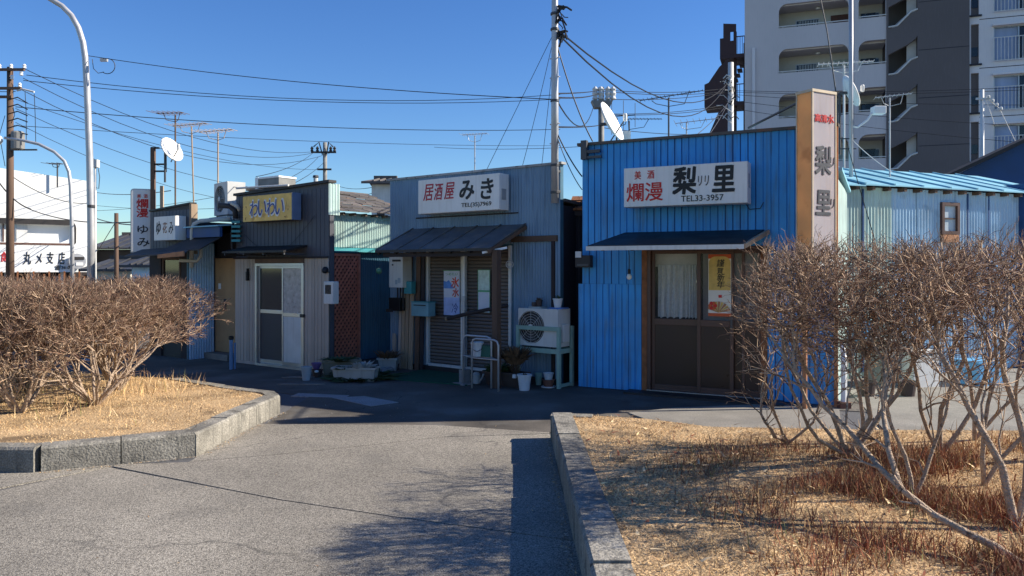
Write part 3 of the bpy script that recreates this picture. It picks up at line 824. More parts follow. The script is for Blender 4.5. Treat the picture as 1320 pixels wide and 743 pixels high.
# door set
y0 = 0.03
def px(p, v=0.03): return B0.u(p, v)
dzt = B0.z(870, 325, 0.03); rail = B0.z(870, 415, 0.03)
MB().box(dL - 0.035, dL + 0.03, -0.01, 0.10, 0, dT).build('door_jamb', M['rust'], t)
MB().box(dL + 0.03, dL + 0.075, 0.0, 0.10, 0, dT).build('door_jamb', M['frame_brown'], t)
MB().box(dR, dR + 0.07, -0.012, 0.10, 0, dT).build('door_jamb', M['rust'], t)
MB().box(dL + 0.075, dR, 0.0, 0.10, dT - 0.045, dT).build('door_head', M['frame_brown'], t)
MB().box(dL + 0.03, dR, -0.02, 0.12, 0.0, 0.045).build('door_sill', M['alu'], t)
def leaf(x0, x1, v, glass='glass', stile=0.04):
    z_b, z_t = 0.047, dT - 0.047
    d = MB().box(x0, x0+stile, v, v+0.035, z_b, z_t).box(x1-stile, x1, v, v+0.035, z_b, z_t).box(x0+stile, x1-stile, v, v+0.035, z_b, z_b+0.07)\
        .box(x0+stile, x1-stile, v, v+0.035, z_t-0.04, z_t).box(x0+stile, x1-stile, v-0.004, v+0.035, rail-0.045, rail+0.035).build('sliding_door', M['frame_brown'], t, bevel=0.003)
    MB().box(x0+stile, x1-stile, v+0.012, v+0.022, z_b+0.07, rail-0.045).build('panel', M['door_brown'], d)
    MB().box(x0+stile, x1-stile, v+0.014, v+0.019, rail+0.035, z_t-0.04).build('pane', M[glass], d)
    MB().box(x1-stile+0.008, x1-0.012, v-0.006, v, 0.85, 1.0).build('handle', M['steel_dark'], d)
xm = px(901)
leaf(dL + 0.078, xm + 0.02, 0.045)
leaf(xm - 0.02, px(946), 0.008, stile=0.045)
leaf(px(942), px(959), 0.046, stile=0.03); leaf(px(957), dR - 0.003, 0.008, stile=0.03)
# lace curtains hanging behind the left pane, in two wavy lengths with scalloped hems
def curtain(x0, x1, z0, z1, v):
    mb = MB(); n = 60; m = 10; vs = []; fs = []
    for j in range(m + 1):
        for i in range(n + 1):
            f = i / n; x = x0 + (x1 - x0) * f
            zb = z0 + 0.022 * abs(math.cos(f * math.pi * 4))
            vs.append((x, v + 0.022*math.sin(f*26) + 0.008*math.sin(f*61+j*0.3), z1 + (zb - z1) * j / m))
    for j in range(m):
        for i in range(n):
            a = j*(n+1)+i; fs.append((a, a+n+1, a+n+2, a+1))
    return mb.add(vs, fs).build('curtain', M['lace'], t, smooth=True)
pm('lace', (0.85, 0.88, 0.88), rough=0.9, var=0.10, scale=30, trans=0.3, spots=0.35, spot_col=(0.42,0.50,0.52), spot_scale=26)
cz0, cz1 = B0.z(870, 411, 0.12), B0.z(870, 342, 0.12)
curtain(B0.u(848, 0.1), B0.u(881, 0.1), cz0, cz1, 0.105); curtain(B0.u(881.5, 0.1), B0.u(899, 0.1), cz0, cz1, 0.11)
MB().box(dL+0.05, xm, 0.14, 0.15, cz1 - .02, dT).build('blind', mat('blind', (0.60, 0.60, 0.58), 0.8), t)
MB().box(xm+0.03, dR-0.02, 0.115, 0.12, rail, dT-0.02).build('screen', mat('screen_grey', (0.34, 0.32, 0.32), 0.8), t)
# concrete step
MB().prism([(dL-0.2,0.0),(dR+0.25,0.0),(dR+0.3,-0.35),(dL-0.2,-0.25)], 0.0, 0.035).build('door_step', M['charcoal'], t)

# poster on the right leaf
pa, pb = B0.u(913, -0.0), B0.u(942.5, -0.0); pz0, pz1 = B0.z(927, 408, 0), B0.z(927, 328, 0)
pt = thing('poster', 'tall new year poster with gold top, black brush writing and fan, on brown door', 'poster', B0, pa, 0.0, pz0)
w, h = pb - pa, pz1 - pz0
pm('paper', (0.72, 0.68, 0.60), rough=0.7, var=0.06); pm('gold', (0.62, 0.42, 0.12), rough=0.6, var=0.2, scale=12); pm('red_orange', (0.55, 0.10, 0.03), rough=0.6, var=0.15)
MB().box(0, w, 0.0, 0.003, 0, h).build('sheet', M['paper'], pt)
MB().plate(rrect(0.006, w-0.006, h*0.42, h*0.965, (0,0,w*.3,w*.3)), (), -0.002, 0.0).build('gold_field', M['gold'], pt)
MB().box(0, w, -0.0012, 0.0, h*0.93, h).build('band', M['red_orange'], pt); MB().box(0, w, -0.0012, 0.0, 0, h*0.05).build('band', M['red_orange'], pt)
for i, ch in enumerate('謹賀新年'):
    s = w * (0.34 if i != 1 else 0.28)
    letter(ch, w*0.38, w*0.38 + s, h*(0.80 - i*0.115), h*(0.80 - i*0.115) + s*0.95, -0.003, M['ink'], pt, bold=0.01, shear=0.15, thick=0.001)
letter('本年もよろしく', w*0.80, w*0.88, h*0.50, h*0.86, -0.003, M['rust'], pt, thick=0.001) if False else None
MB().box(w*0.45, w*0.60, -0.0035, -0.002, h*0.30, h*0.345).build('seal', M['red'], pt)
cx, cz = w*0.45, h*0.06
for i in range(9):
    a0_, a1_ = R(12 + i*17), R(12 + i*17 + 13); r = w*0.52
    MB().plate([(cx, cz), (cx + r*math.cos(a0_), cz + r*math.sin(a0_)*0.95), (cx + r*math.cos(a1_), cz + r*math.sin(a1_)*0.95)], (), -0.004 - 0.0003*i, -0.002).build('fan_rib', M['gold'] if i % 2 else M['rust_orange'], pt)
for i in range(6):
    a = R(i*60)
    MB().lathe([(0.001,0),(w*0.09,0.0005),(w*0.09,0.001),(0.001,0.0015)], 8, (0,0,0)).build('blossom', M['red_orange'] if i%2 else M['red'], pt, loc=(w*0.2+w*0.11*math.cos(a), -0.008, h*0.17+w*0.11*math.sin(a))).rotation_euler = (R(90), 0, 0)
# bare bulb, junction box
bt = thing('light_bulb', 'clear bare light bulb hanging under the black awning of the bright blue shop', 'light bulb', B0, B0.u(811, -0.12), -0.12, B0.z(811, 361, -0.12))
MB().lathe([(0.004, 0), (0.026, 0.012), (0.034, 0.035), (0.028, 0.058), (0.015, 0.078)], 14).build('glass_bulb', M['white'], bt, smooth=True)
MB().lathe([(0.017, 0.075), (0.02, 0.08), (0.02, 0.13), (0.008, 0.14)], 10).tube([(0,0,0.13),(0.0,0.0,0.30),(-0.03,0.05,B0.z(811,318,-.12)-B0.z(811,361,-.12)+0.05)], 0.005, 5).build('socket', M['black'], bt)
bx = thing('meter_box', 'small dark electric box with white top on left corner of bright blue wall', 'electric box', B0, B0.u(752, -0.05), -0.06, B0.z(760, 345, -0.05))
MB().box(-0.09, 0.12, -0.06, 0.05, 0, 0.16).build('case', M['charcoal'], bx, bevel=0.006)
MB().box(-0.08, 0.0, -0.075, -0.06, 0.13, 0.21).build('cover', M['white_dirty'], bx); MB().box(-0.06, 0.10, -0.07, -0.06, 0.02, 0.045).build('terminal', M['steel_dark'], bx)

# sign box of the bright blue shop
def signbox(label, fr, x0p, x1p, ytop, ybot, v, depth, body_m, face_m, group=None, side_m=None):
    u0, u1 = fr.u(x0p, v), fr.u(x1p, v); xm_ = (x0p + x1p) / 2
    z1_, z0_ = fr.z(xm_, ytop, v), fr.z(xm_, ybot, v)
    r_ = thing('shop_sign', label, 'sign', fr, u0, v, z0_)
    w_, h_ = u1 - u0, z1_ - z0_
    MB().box(0, w_, 0.012, depth, 0, h_).build('sign_case', body_m, r_, bevel=0.004)
    MB().box(0.004, w_ - 0.004, 0.0, 0.012, 0.004, h_ - 0.004).build('sign_face', face_m, r_)
    return r_, w_, h_
v = -0.30
sg, w, h = signbox('long white sign box with red and black brush writing on the bright blue wall', B0, 804, 963.5, 212.5, 264.5, v, 0.24, M['sign_white'], M['sign_white'])
def fx(q): return (q - 92) / (1135 - 92) * w     # crop pixels on the face
def rowz(f): return h * f
M['lred'] = M['red']; M['lblk'] = M['ink']
letter('美', fx(190), fx(247), h*.70, h*.91, 0, M['red'], sg, .012); letter('酒', fx(304), fx(364), h*.70, h*.91, 0, M['red'], sg, .012)
letter('爛', fx(120), fx(270), h*.14, h*.60, 0, M['red'], sg, .01); letter('漫', fx(284), fx(438), h*.14, h*.60, 0, M['red'], sg, .01)
letter('梨', fx(525), fx(715), h*.28, h*.93, 0, M['ink'], sg, .035, .08); letter('里', fx(857), fx(1030), h*.30, h*.91, 0, M['ink'], sg, .035, .05)
letter('リリ', fx(737), fx(826), h*.46, h*.70, 0, M['ink'], sg, .01, .1)
letter('TEL33-3957', fx(595), fx(945), h*.085, h*.23, 0, M['ink'], sg, .008)
MB().box(w, w + 0.004, 0.05, 0.14, h*.38, h*.72).build('vent_plate', M['galv'], sg)
MB().box(w*0.1, w*0.14, 0.24, 0.30, h*.3, h*.7).box(w*0.86, w*0.9, 0.24, 0.30, h*.3, h*.7).build('bracket', M['steel_dark'], sg)
MB().tube([(w-.05,.2,0),(w-.02,.26,-.06),(w+.1,.28,-.05),(w+.14,.27,.02)], .005, 5).build('cable', M['black'], sg)

# ================================================================== column sign
CF = Frame(3.24, 8.2, 0.88, 0.47)
cw, cd = 0.366, 0.21
zt, zb = 3.53, 1.70
cs = thing('column_sign', 'tall weathered column sign, orange on its left face, beside the bright blue shop', 'sign', CF)
MB().box(0.008, cw-0.008, 0.0, 0.006, zb+.02, zt-.03).build('face_panel', M['panel_pale'], cs)
MB().box(0.0, 0.006, 0.008, cd-0.008, zb+.02, zt-.03).build('side_panel', M['panel_orange'], cs)
MB().box(0.008, cw-0.008, cd-0.006, cd, zb+.02, zt-.03).build('face_panel', M['panel_pale'], cs)
MB().box(cw-0.006, cw, 0.008, cd-0.008, zb+.02, zt-.03).build('side_panel', M['panel_orange'], cs)
fm = MB()
for (x, y) in ((0, 0), (cw, 0), (0, cd), (cw, cd)): fm.box(x-.007, x+.009 if x == 0 else x+.007, y-.007, y+.007, zb, zt)
fm.box(-.01, cw+.01, -.01, cd+.01, zt-.03, zt).box(-.01, cw+.01, -.01, cd+.01, zb, zb+.02)
fm.build('sign_frame', mat('faded_frame', (0.55, 0.45, 0.32), 0.6, var=0.2), cs)
ZZ = lambda y: EYE + (HOR - y) * 8.28 / FOC
for ch, a, b, y0_, y1_, m_ in (('清', .30, .62, 133, 128, 'ink_grey'),):
    pass
letter('高', cw*.10, cw*.36, ZZ(158), ZZ(148), -.001, M['red'], cs, .02); letter('清', cw*.38, cw*.62, ZZ(158), ZZ(148), -.001, M['red'], cs, .02); letter('水', cw*.64, cw*.92, ZZ(158), ZZ(147), -.001, M['red'], cs, .02)
letter('梨', cw*.12, cw*.78, ZZ(225), ZZ(189), -.001, M['ink_grey'], cs, .03, .05); letter('リ', cw*.76, cw*.95, ZZ(214), ZZ(202), -.001, M['ink_grey'], cs, .005, .1)
letter('里', cw*.14, cw*.76, ZZ(277), ZZ(246), -.001, M['ink_grey'], cs, .03, .05); letter('リ', cw*.78, cw*.96, ZZ(268), ZZ(256), -.001, M['ink_grey'], cs, .005, .1)
MB().tube([(cw*.5, cd+.05, 0), (cw*.5, cd+.05, zt-.2)], .028, 10).build('post', M['rust_orange'], cs)
MB().box(cw*.3, cw*.7, cd, cd+.06, 2.2, 2.24).box(cw*.3, cw*.7, cd, cd+.06, 3.1, 3.14).build('bracket', M['rust'], cs)
MB().box(cw+.02, cw+.05, cd-.02, cd+.10, 1.75, 3.22).build('rear_channel', M['rust_orange'], cs)
br = MB().tube([CF.P(0.02, cd, 3.42), B0.P(B0.u(965, 0.3), 0.3, B0.z(965, 165, 0.3))], .016, 6).build('stay_bar', M['steel_dark']); tagit(br, 'dark slanting steel bar bracing the column sign from the blue roof', 'brace')
ob = MB().box(-.12, .55, .0, .35, 0, .09).build('ledge_box', M['white_dirty']); ob.location = CF.P(0.1, .12, 1.60); ob.rotation_euler = (0, 0, CF.rz)
tagit(ob, 'dirty white ledge box at the foot of the column sign above the shrubs', 'ledge')

# ================================================================== porch shop (middle)
t = thing('shop_building', 'steel blue corrugated bar with grey roller shutters and a sloping porch roof', 'building', K0)
L = 3.30; H = 3.02
dL, dR = K0.u(552, .0), K0.u(657, .0); dT = K0.z(600, 318, 0.0)
MB().plate([(0,0),(L,0),(L,H),(0,H)], [[(dL,0.12),(dR,0.12),(dR,dT),(dL,dT)]], 0.015, 0.09).build('wall', M['teal'], t)
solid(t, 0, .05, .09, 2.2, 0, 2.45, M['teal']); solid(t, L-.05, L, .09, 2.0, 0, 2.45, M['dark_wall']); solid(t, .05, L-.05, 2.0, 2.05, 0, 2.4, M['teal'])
MB().hexa([(-.05,.09,2.5),(L+.03,.09,2.5),(L+.03,2.3,2.35),(-.05,2.3,2.35)],[(-.05,.09,2.54),(L+.03,.09,2.54),(L+.03,2.3,2.39),(-.05,2.3,2.39)]).build('roof', M['roof_grey'], t)
zl = dT + .02
sheets(t, 0, L, zl, H - .02, M['steel_blue'], 0.004, .048, .007)
sheets(t, 0, dL - .03, 0.02, zl, M['steel_blue'], 0.004, .048, .007, wid=.9)
zbm = K0.z(690, 309)
sheets(t, dR + .06, L, 0.02, zl, M['steel_blue'], 0.004, .048, .007, wid=1.0)
MB().box(-.05, L+.04, -.02, .1, H-.02, H+.012).build('roof_cap', mat('flashing', (0.30, 0.30, 0.30), 0.6, spots=0.7, spot_col=(0.06,0.05,0.05), spot_scale=14), t)
# frame round the flat panel right of the door
MB().box(dR+.05, K0.u(719), -.035, 0, zbm-.03, zbm+.05).build('beam', M['wood'], t); MB().box(K0.u(712), K0.u(716), -.03, 0, .02, zbm-.03).build('trim_post', M['dark_wood'], t)
MB().box(.6, 2.6, -.012, 0.0, K0.z(620, 277)-.01, K0.z(620, 277)+.008).build('batten', M['dark_wood'], t)
# shutters: every slat
jm = M['white_dirty']
MB().box(dL-.03, dL+.015, -.02, .03, .10, dT).build('door_jamb', jm, t); MB().box(dR-.01, dR+.035, -.02, .03, .10, dT).build('door_jamb', jm, t)
MB().box(dL+.015, dR-.01, -.015, .03, .085, .125).build('door_sill', jm, t)
xm0, xm1 = K0.u(595.5, 0), K0.u(600.5, 0)
MB().box(xm0, xm1, -.03, .03, .125, dT).build('mullion', M['white_dirty'], t)
MB().box(0.0, L, -.04, .0, 0, .085).build('footing', M['charcoal'], t)
def slats(x0, x1, z0, z1, p=.052):
    sh = MB().box(x0, x1, .05, .06, z0, z1).build('shutter', M['charcoal'], t)
    n = int((z1 - z0) / p); p = (z1 - z0) / n
    mb = MB(); pr = [(.046, 0.001), (.030, .012), (.028, p*.55), (.036, p-.004), (.046, p-.002)]; k = len(pr)
    mb.add([(x0, y, z) for y, z in pr] + [(x1, y, z) for y, z in pr], [(i, i+k, i+1+k, i+1) for i in range(k-1)] + [tuple(range(k)), tuple(range(2*k-1, k-1, -1)), (0, k-1, 2*k-1, k)])
    o = mb.build('slat', M['shutter'], sh); bm_fix(o); o.location = (0, 0, z0)
    for i in range(1, n): inst(o, (0, 0, z0 + i*p), sh)
slats(dL + .016, xm0 - .002, .127, dT - .002); slats(xm1 + .002, dR - .012, .127, dT - .002)
# porch
p_ = -.80
a0, a1, za = .54, 2.73, K0.z(678, 289); f0, f1, zf = K0.u(484, p_), K0.u(631, p_), K0.z(560, 321.5, p_)
pr = MB().hexa([(f0, p_, zf-.02), (f1, p_, zf-.02), (a1, 0, za-.02), (a0, 0, za-.02)], [(f0, p_, zf), (f1, p_, zf), (a1, 0, za), (a0, 0, za)]).build('porch_roof', M['awning'], t)
for i in range(6):
    f = (i + .0) / 5
    MB().bar((f0+(f1-f0)*f, p_+.01, zf+.008), (a0+(a1-a0)*f, -.01, za+.008), .018, .014).build('seam', M['awning'], pr)
MB().box(f0, f1, p_-.012, p_+.01, zf-.035, zf+.003).build('edge_trim', M['charcoal'], pr)
MB().bar((f1, p_-.02, zf-.045), (a1, 0, za-.045), .035, .05).build('barge_board', M['wood'], pr)
MB().bar((f1-.1, p_-.03, zf-.06), (f1+.12, p_+.22, zf+.01), .02, .03).build('white_batten', M['white'], pr)
for i in range(7):
    f = i / 6 * .98 + .01
    MB().bar((f0+(f1-f0)*f, p_+.03, zf-.045), (a0+(a1-a0)*f, -.01, za-.045), .035, .04).build('rafter', M['dark_wood'], pr)
pu0 = K0.u(640, -.72)
post = MB().box(pu0-.045, pu0+.045, -.765, -.675, 0, zf-.02).build('porch_post', M['wood'], t, bevel=.005)
MB().box(f0+.1, f1-.02, -.74, -.68, zf-.10, zf-.04).build('porch_beam', M['dark_wood'], t)
# round log rail between post and shutter
la = K0.P(K0.u(577, -.35), -.35, K0.z(577, 411, -.35)); lb = K0.P(K0.u(654, -.35), -.35, K0.z(654, 394, -.35))
lg = MB().tube([la, la.lerp(lb,.3)+Vector((0,0,.006)), lb], .027, 9).build('log_rail', M['dark_wood']); tagit(lg, 'rough dark log rail fixed level across the roller shutters behind the porch post', 'rail')
lc = MB().tube([la - (lb-la).normalized()*.03, la + (lb-la).normalized()*.005], .030, 9).build('log_end', M['wood_pale'], None); lc.parent = lg
dp = thing('drain_pipe', 'white upright pipe with clamps between the two roller shutters', 'pipe', K0, K0.u(598, -.10), -.10, .1)
MB().tube([(0,0,0),(0,0,1.02)], .024, 10).build('lower_pipe', M['galv'], dp); MB().tube([(0,0,.98),(0,0,dT-.16)], .021, 10).build('upper_pipe', M['white'], dp)
MB().lathe([(.032,.86),(.034,.87),(.034,.93),(.032,.94)],10).build('clamp', M['galv'], dp); MB().lathe([(.032,1.0),(.034,1.01),(.034,1.07),(.032,1.08)],10).build('clamp', M['galv'], dp)
# vertical boards at the left corner
lt = thing('board_stack', 'tall loose wooden boards leaning upright against the left corner of the porch shop', 'boards', K0, 0, -.10)
for i, (pxa, pxb, m_, zt_, zz) in enumerate(((517, 521, 'wood_pale', 1.97, 0), (521.5, 526, 'wood_pale', 1.35, 0), (527, 532.5, 'wood_pale', 1.3, 0), (534, 540, 'wood', 1.95, 0), (513, 516.5, 'plank_grey', 1.2, 0), (507, 511, 'plank_grey', .55, 0), (541, 545, 'dark_wood', 1.9, .0), (527, 530, 'wood', 1.97, 1.32))):
    b = MB().hexa([(0,-.0,0),(1,0,0),(1,.025,0),(0,.025,0)], [(0,.05*(zt_>1),zt_-zz),(1,.05*(zt_>1),zt_-zz),(1,.05*(zt_>1)+.025,zt_-zz),(0,.05*(zt_>1)+.025,zt_-zz)]).build('board', M[m_], lt)
    b.location = (K0.u(pxa, -.1), -.01*(i % 3), zz); b.scale = ((K0.u(pxb, -.1) - K0.u(pxa, -.1))*.86, 1, 1)

# sign
sg, w, h = signbox('white sign box with red and black brush writing above the porch roof', K0, 539, 643.5, 228, 273.3, -.26, .22, M['sign_white'], M['sign_white'])
def fx(q): return (q - 62) / (850 - 62) * w
def letr(txt, q0, q1, c0, c1, m_, b=0., s=0.):   # c in fractions of the height from the bottom
    letter(txt, fx(q0), fx(q1), h*c0, h*c1, 0, M[m_], sg, b, s)
pm('sign_red', (0.42, 0.015, 0.04), rough=0.5)
letr('居', 118, 222, .38, .86, 'sign_red', .008, .2); letr('酒', 228, 320, .38, .86, 'sign_red', .008, .2); letr('屋', 332, 432, .38, .86, 'sign_red', .008, .2)
letr('み', 484, 618, .35, .86, 'ink', .03, .12); letr('き', 686, 796, .32, .87, 'ink', .03, .12)
letr('TEL(35)7969', 500, 780, .09, .24, 'ink', .008)
MB().box(w, w+.006, .05, .15, h*.28, h*.58).build('vent_plate', M['galv'], sg)
MB().box(w*.1, w*.14, .22, .26, h*.3, h*.7).box(w*.86, w*.9, .22, .26, h*.3, h*.7).build('bracket', M['steel_dark'], sg)

# two paper banners on the shutters
def banner(fr, x0, x1, y0_, y1_, v, label, cat='banner'):
    u0, u1 = fr.u(x0, v), fr.u(x1, v); z1_, z0_ = fr.z((x0+x1)/2, y0_, v), fr.z((x0+x1)/2, y1_, v)
    r_ = thing('paper_banner', label, cat, fr, u0, v, z0_); return r_, u1-u0, z1_-z0_
bn, w, h = banner(K0, 572, 592.5, 349, 407, -.03, 'hanging summer banner with blue hill and red kanji on the left shutter')
pm('ban_white', (0.62, 0.64, 0.72), rough=0.8, var=0.1); pm('ban_blue', (0.12, 0.28, 0.66), rough=0.8, var=0.3, scale=12); pm('ban_red', (0.62, 0.07, 0.04), rough=0.8); pm('ban_green', (0.12, 0.38, 0.20), rough=0.8); pm('ban_lilac', (0.36, 0.45, 0.72), rough=0.8, var=0.2, scale=10)
pm('ban_mint', (0.55, 0.68, 0.62), rough=0.8, var=0.25, scale=14)
MB().box(0, w, 0, .003, 0, h).build('sheet', M['ban_white'], bn)
MB().plate([(0, h*.60), (w*.62, h*.60), (w*.5, h*.70), (w*.32, h*.79), (w*.18, h*.75), (0, h*.77)], (), -.001, 0).build('hill_print', M['ban_blue'], bn)
MB().box(0.002, w-.002, -.001, 0, h*.0, h*.40).build('water_print', M['ban_lilac'], bn)
letter('氷', w*.47, w*.95, h*.62, h*.85, -.001, M['ban_red'], bn, .02, .1, thick=.001); letter('水', w*.55, w*.95, h*.42, h*.61, -.001, M['ban_red'], bn, .02, .1, thick=.001)
letter('冷', w*.5, w*.9, h*.05, h*.28, -.002, M['navy'], bn, 0, .1, thick=.001)
letter('つめたい', w*.1, w*.9, h*.89, h*.95, -.001, M['ban_green'], bn, thick=.001)
MB().tube([(-.01,-.004,h),(w+.01,-.004,h)], .005, 6).build('top_rod', M['ban_green'], bn); MB().tube([(-.01,-.004,0),(w+.01,-.004,0)], .005, 6).build('bottom_rod', M['charcoal'], bn)
bn, w, h = banner(K0, 616, 631.5, 348, 403, -.03, 'narrow pale green framed paper banner on the right shutter')
MB().box(0, w, 0, .003, 0, h).build('sheet', M['ban_mint'], bn); MB().box(.01, w-.01, -.001, 0, .01, h*.47).build('lower_print', M['ban_white'], bn)
MB().box(0, .006, -.003, 0, 0, h).box(w-.006, w, -.003, 0, 0, h).box(.006, w-.006, -.003, 0, h-.006, h).box(.006, w-.006, -.003, 0, h*.48, h*.52).build('border', M['ban_green'], bn)
letter('営業中', w*.15, w*.85, h*.60, h*.68, -.001, M['ban_green'], bn, thick=.001) if False else None

# gap between the shops: dark corrugated wall with a small rusty tiled roof
t = thing('gap_wall', 'dark corrugated wall with rusty tiles, squeezed between two blue shops', 'wall')
ga, gb = K0.P(3.25, .40), B0.P(.02, .55)
GF = Frame(ga.x, ga.y, gb.x-ga.x, gb.y-ga.y); gl = (gb-ga).length
t.location = GF.P(0, 0); t.rotation_euler = (0, 0, GF.rz)
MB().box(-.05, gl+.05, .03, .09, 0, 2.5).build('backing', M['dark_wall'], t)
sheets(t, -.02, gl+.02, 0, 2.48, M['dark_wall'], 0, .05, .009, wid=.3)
zr = GF.z(735, 272)
for r in range(3):
    for i in range(4):
        w_ = (gl+.1)/4
        MB().hexa([(-.05+i*w_+.003,-.08+r*.14,zr+r*.07),(-.05+(i+1)*w_-.003,-.08+r*.14,zr+r*.07),(-.05+(i+1)*w_-.003,.10+r*.14,zr+.075+r*.07),(-.05+i*w_+.003,.10+r*.14,zr+.075+r*.07)],
                  [(-.05+i*w_+.003,-.08+r*.14,zr+.03+r*.07),(-.05+(i+1)*w_-.003,-.08+r*.14,zr+.03+r*.07),(-.05+(i+1)*w_-.003,.10+r*.14,zr+.10+r*.07),(-.05+i*w_+.003,.10+r*.14,zr+.10+r*.07)]).build('roof_tile', M['rust'], t)
MB().box(-.05, gl+.05, -.05, 0, zr-.07, zr-.01).build('eave_board', M['dark_wood'], t)
MB().tube([(gl*.45,-.03,1.75),(gl*.5,-.05,1.70),(gl*.5,-.05,1.2),(gl*.45,-.05,.9),(gl*.5,-.05,.5)], .02, 8).tube([(gl*.45,-.02,1.78),(gl*.38,-.08,1.86)], .03, 8).build('flue_pipe', M['steel_dark'], t)

# ================================================================== grey shop with ochre sign
t = thing('shop_building', 'dark grey false fronted bar with pale plank walls and glass sliding doors', 'building', W0)
L = 2.30; H = 2.87
zs = W0.z(360, 333)
dL, dR = W0.u(332), W0.u(391.5); dT = W0.z(362, 343)
MB().plate([(0,0),(L,0),(L,2.91),(0,2.83)], [[(dL,.03),(dR,.03),(dR,dT),(dL,dT)]], .02, .10).build('wall', M['slate'], t)
def cl(z): return z
n = 3
for i in range(n):
    u0, u1 = L*i/n, L*(i+1)/n
    MB().corr(u0, u1, zs, 2.80, .006, .10, .006, 'groove').build('cladding_sheet', M['slate'], t)
MB().hexa([(-.03,-.03,2.80),(L+.03,-.03,2.88),(L+.03,.12,2.88),(-.03,.12,2.80)],[(-.03,-.03,2.84),(L+.03,-.03,2.92),(L+.03,.12,2.92),(-.03,.12,2.84)]).build('roof_cap', M['charcoal'], t)
o = MB().corr(0, .22, W0.z(424,277), 2.87, 0, .05, .008).build('return_sheet', M['pale_green'], t); o.location = (L+.012, -.01, 0); o.rotation_euler = (0,0,R(90))
def planks(x0, x1, z0, z1, wid=.075):
    n = max(1, int(round((x1-x0)/wid))); w = (x1-x0)/n
    o = MB().box(.002, w-.004, -.012, .006, 0, z1-z0).build('plank', M['plank_grey'], t)
    o.location = (x0, 0, z0)
    for i in range(1, n): inst(o, (x0+i*w, rng.uniform(-.003,.002), z0), t)
planks(.0, dL-.03, .06, zs); planks(dR+.03, L, .04, zs)
MB().box(.0, dL-.03, -.02, .0, 0, .058).box(dR+.03, L, -.02, .0, 0, .038).build('footing', M['plank_grey'], t)
MB().box(-.03, L, -.03, -.005, zs-.01, zs+.02).build('batten', M['dark_wood'], t)
# door
MB().box(dL-.03, dL+.012, -.03, .06, 0, dT+.03).build('door_jamb', M['alu'], t); MB().box(dR-.012, dR+.03, -.03, .06, 0, dT+.03).build('door_jamb', M['alu'], t)
MB().box(dL-.03, dR+.03, -.035, .06, dT, dT+.04).build('door_head', M['alu'], t); MB().box(dL+.012, dR-.012, -.04, .06, 0, .045).build('door_sill', M['alu'], t)
MB().box(dL-.03, dR+.03, -.03, .0, dT+.045, zs-.012).build('transom', M['wood'], t)
xm = W0.u(364.5, 0); zr = W0.z(350, 402); zr2 = W0.z(377, 406)
def wleaf(x0, x1, v, zr, lo, up):
    s=.03; d = MB().box(x0,x0+s,v,v+.03,.047,dT-.002).box(x1-s,x1,v,v+.03,.047,dT-.002).box(x0+s,x1-s,v,v+.03,.047,.11).box(x0+s,x1-s,v,v+.03,dT-.04,dT-.002).box(x0+s,x1-s,v,v+.03,zr-.03,zr+.03).build('sliding_door', M['alu'], t, bevel=.002)
    MB().box(x0+s,x1-s,v+.01,v+.02,.11,zr-.03).build('panel', M[lo], d); MB().box(x0+s,x1-s,v+.01,v+.016,zr+.03,dT-.04).build('pane', M[up], d)
    return d
wleaf(dL+.014, xm+.03, .012, zr, 'mesh_grey', 'glass_dark'); d2 = wleaf(xm-.0, dR-.014, -.02, zr2, 'white_dirty', 'frost')
MB().box(dR-.03, dR+.05, -.05, -.02, zr2-.03, zr2+.02).build('latch', M['charcoal'], d2)
solid(t, .02, 1.75, .55, .60, 0, 2.3, M['wall_in'], 'inner_wall'); solid(t, 0, .05, .1, 1.5, 0, 2.3, M['slate'])
MB().box(0, 1.75, .1, .6, -.01, .03).build('floor', M['wall_in'], t)
v1 = -.45
a0, z0 = W0.uz(318, 327, v1); a1, z1 = W0.uz(392, 324, v1); z0 = (z0+z1)/2
zz = zs + .17
b0, b1 = W0.u(318), W0.u(396)
aw = MB().hexa([(b0-.02,v1,z0),(b1,v1,z0),(b1,-.0,zz),(b0,-.0,zz)],[(b0-.02,v1,z0+.03),(b1,v1,z0+.03),(b1,-.0,zz+.03),(b0,-.0,zz+.03)]).build('awning', M['black'], t)
for i in range(4):
    MB().bar((b0+.02+(b1-b0-.04)*i/3, v1+.02, z0-.02),(b0+.02+(b1-b0-.04)*i/3, -.02, zs+.05), .02, .03).build('bracket', M['steel_dark'], aw)
# body: recess side wall, lattice, grey tiled roof
A = (-3.05, 12.42); Bp = (-1.98, 13.80)
RF = Frame(A[0], A[1], Bp[0]-A[0], Bp[1]-A[1]); RL = math.hypot(Bp[0]-A[0], Bp[1]-A[1])
t2 = thing('side_building', 'low building with a grey tiled roof, pale corrugated band and teal wall between bars', 'building', RF)
zl_ = RF.z(464, 321); ze = RF.z(468, 276)
MB().box(0, RL, .05, .15, 0, ze).box(0,.05,.15,2.0,0,ze).box(RL-.05,RL,.15,2.0,0,ze).box(0,RL,2.0,2.05,0,ze).build('wall', M['teal'], t2)
sheets(t2, 0, RL, zl_+.02, ze-.02, M['pale_green'], .03, .055, .01, wid=.55)
MB().hexa([(0,-.12,zl_-.07),(RL,-.12,zl_-.05),(RL,.05,zl_+.0),(0,.05,zl_+.0)],[(0,-.12,zl_-.05),(RL,-.12,zl_-.03),(RL,.05,zl_+.02),(0,.05,zl_+.02)]).build('ledge', M['teal_box'], t2)
x464 = RF.u(465, -.0)
sheets(t2, x464, RL, 0.02, zl_-.06, M['teal'], .0, .05, .009, wid=.5)
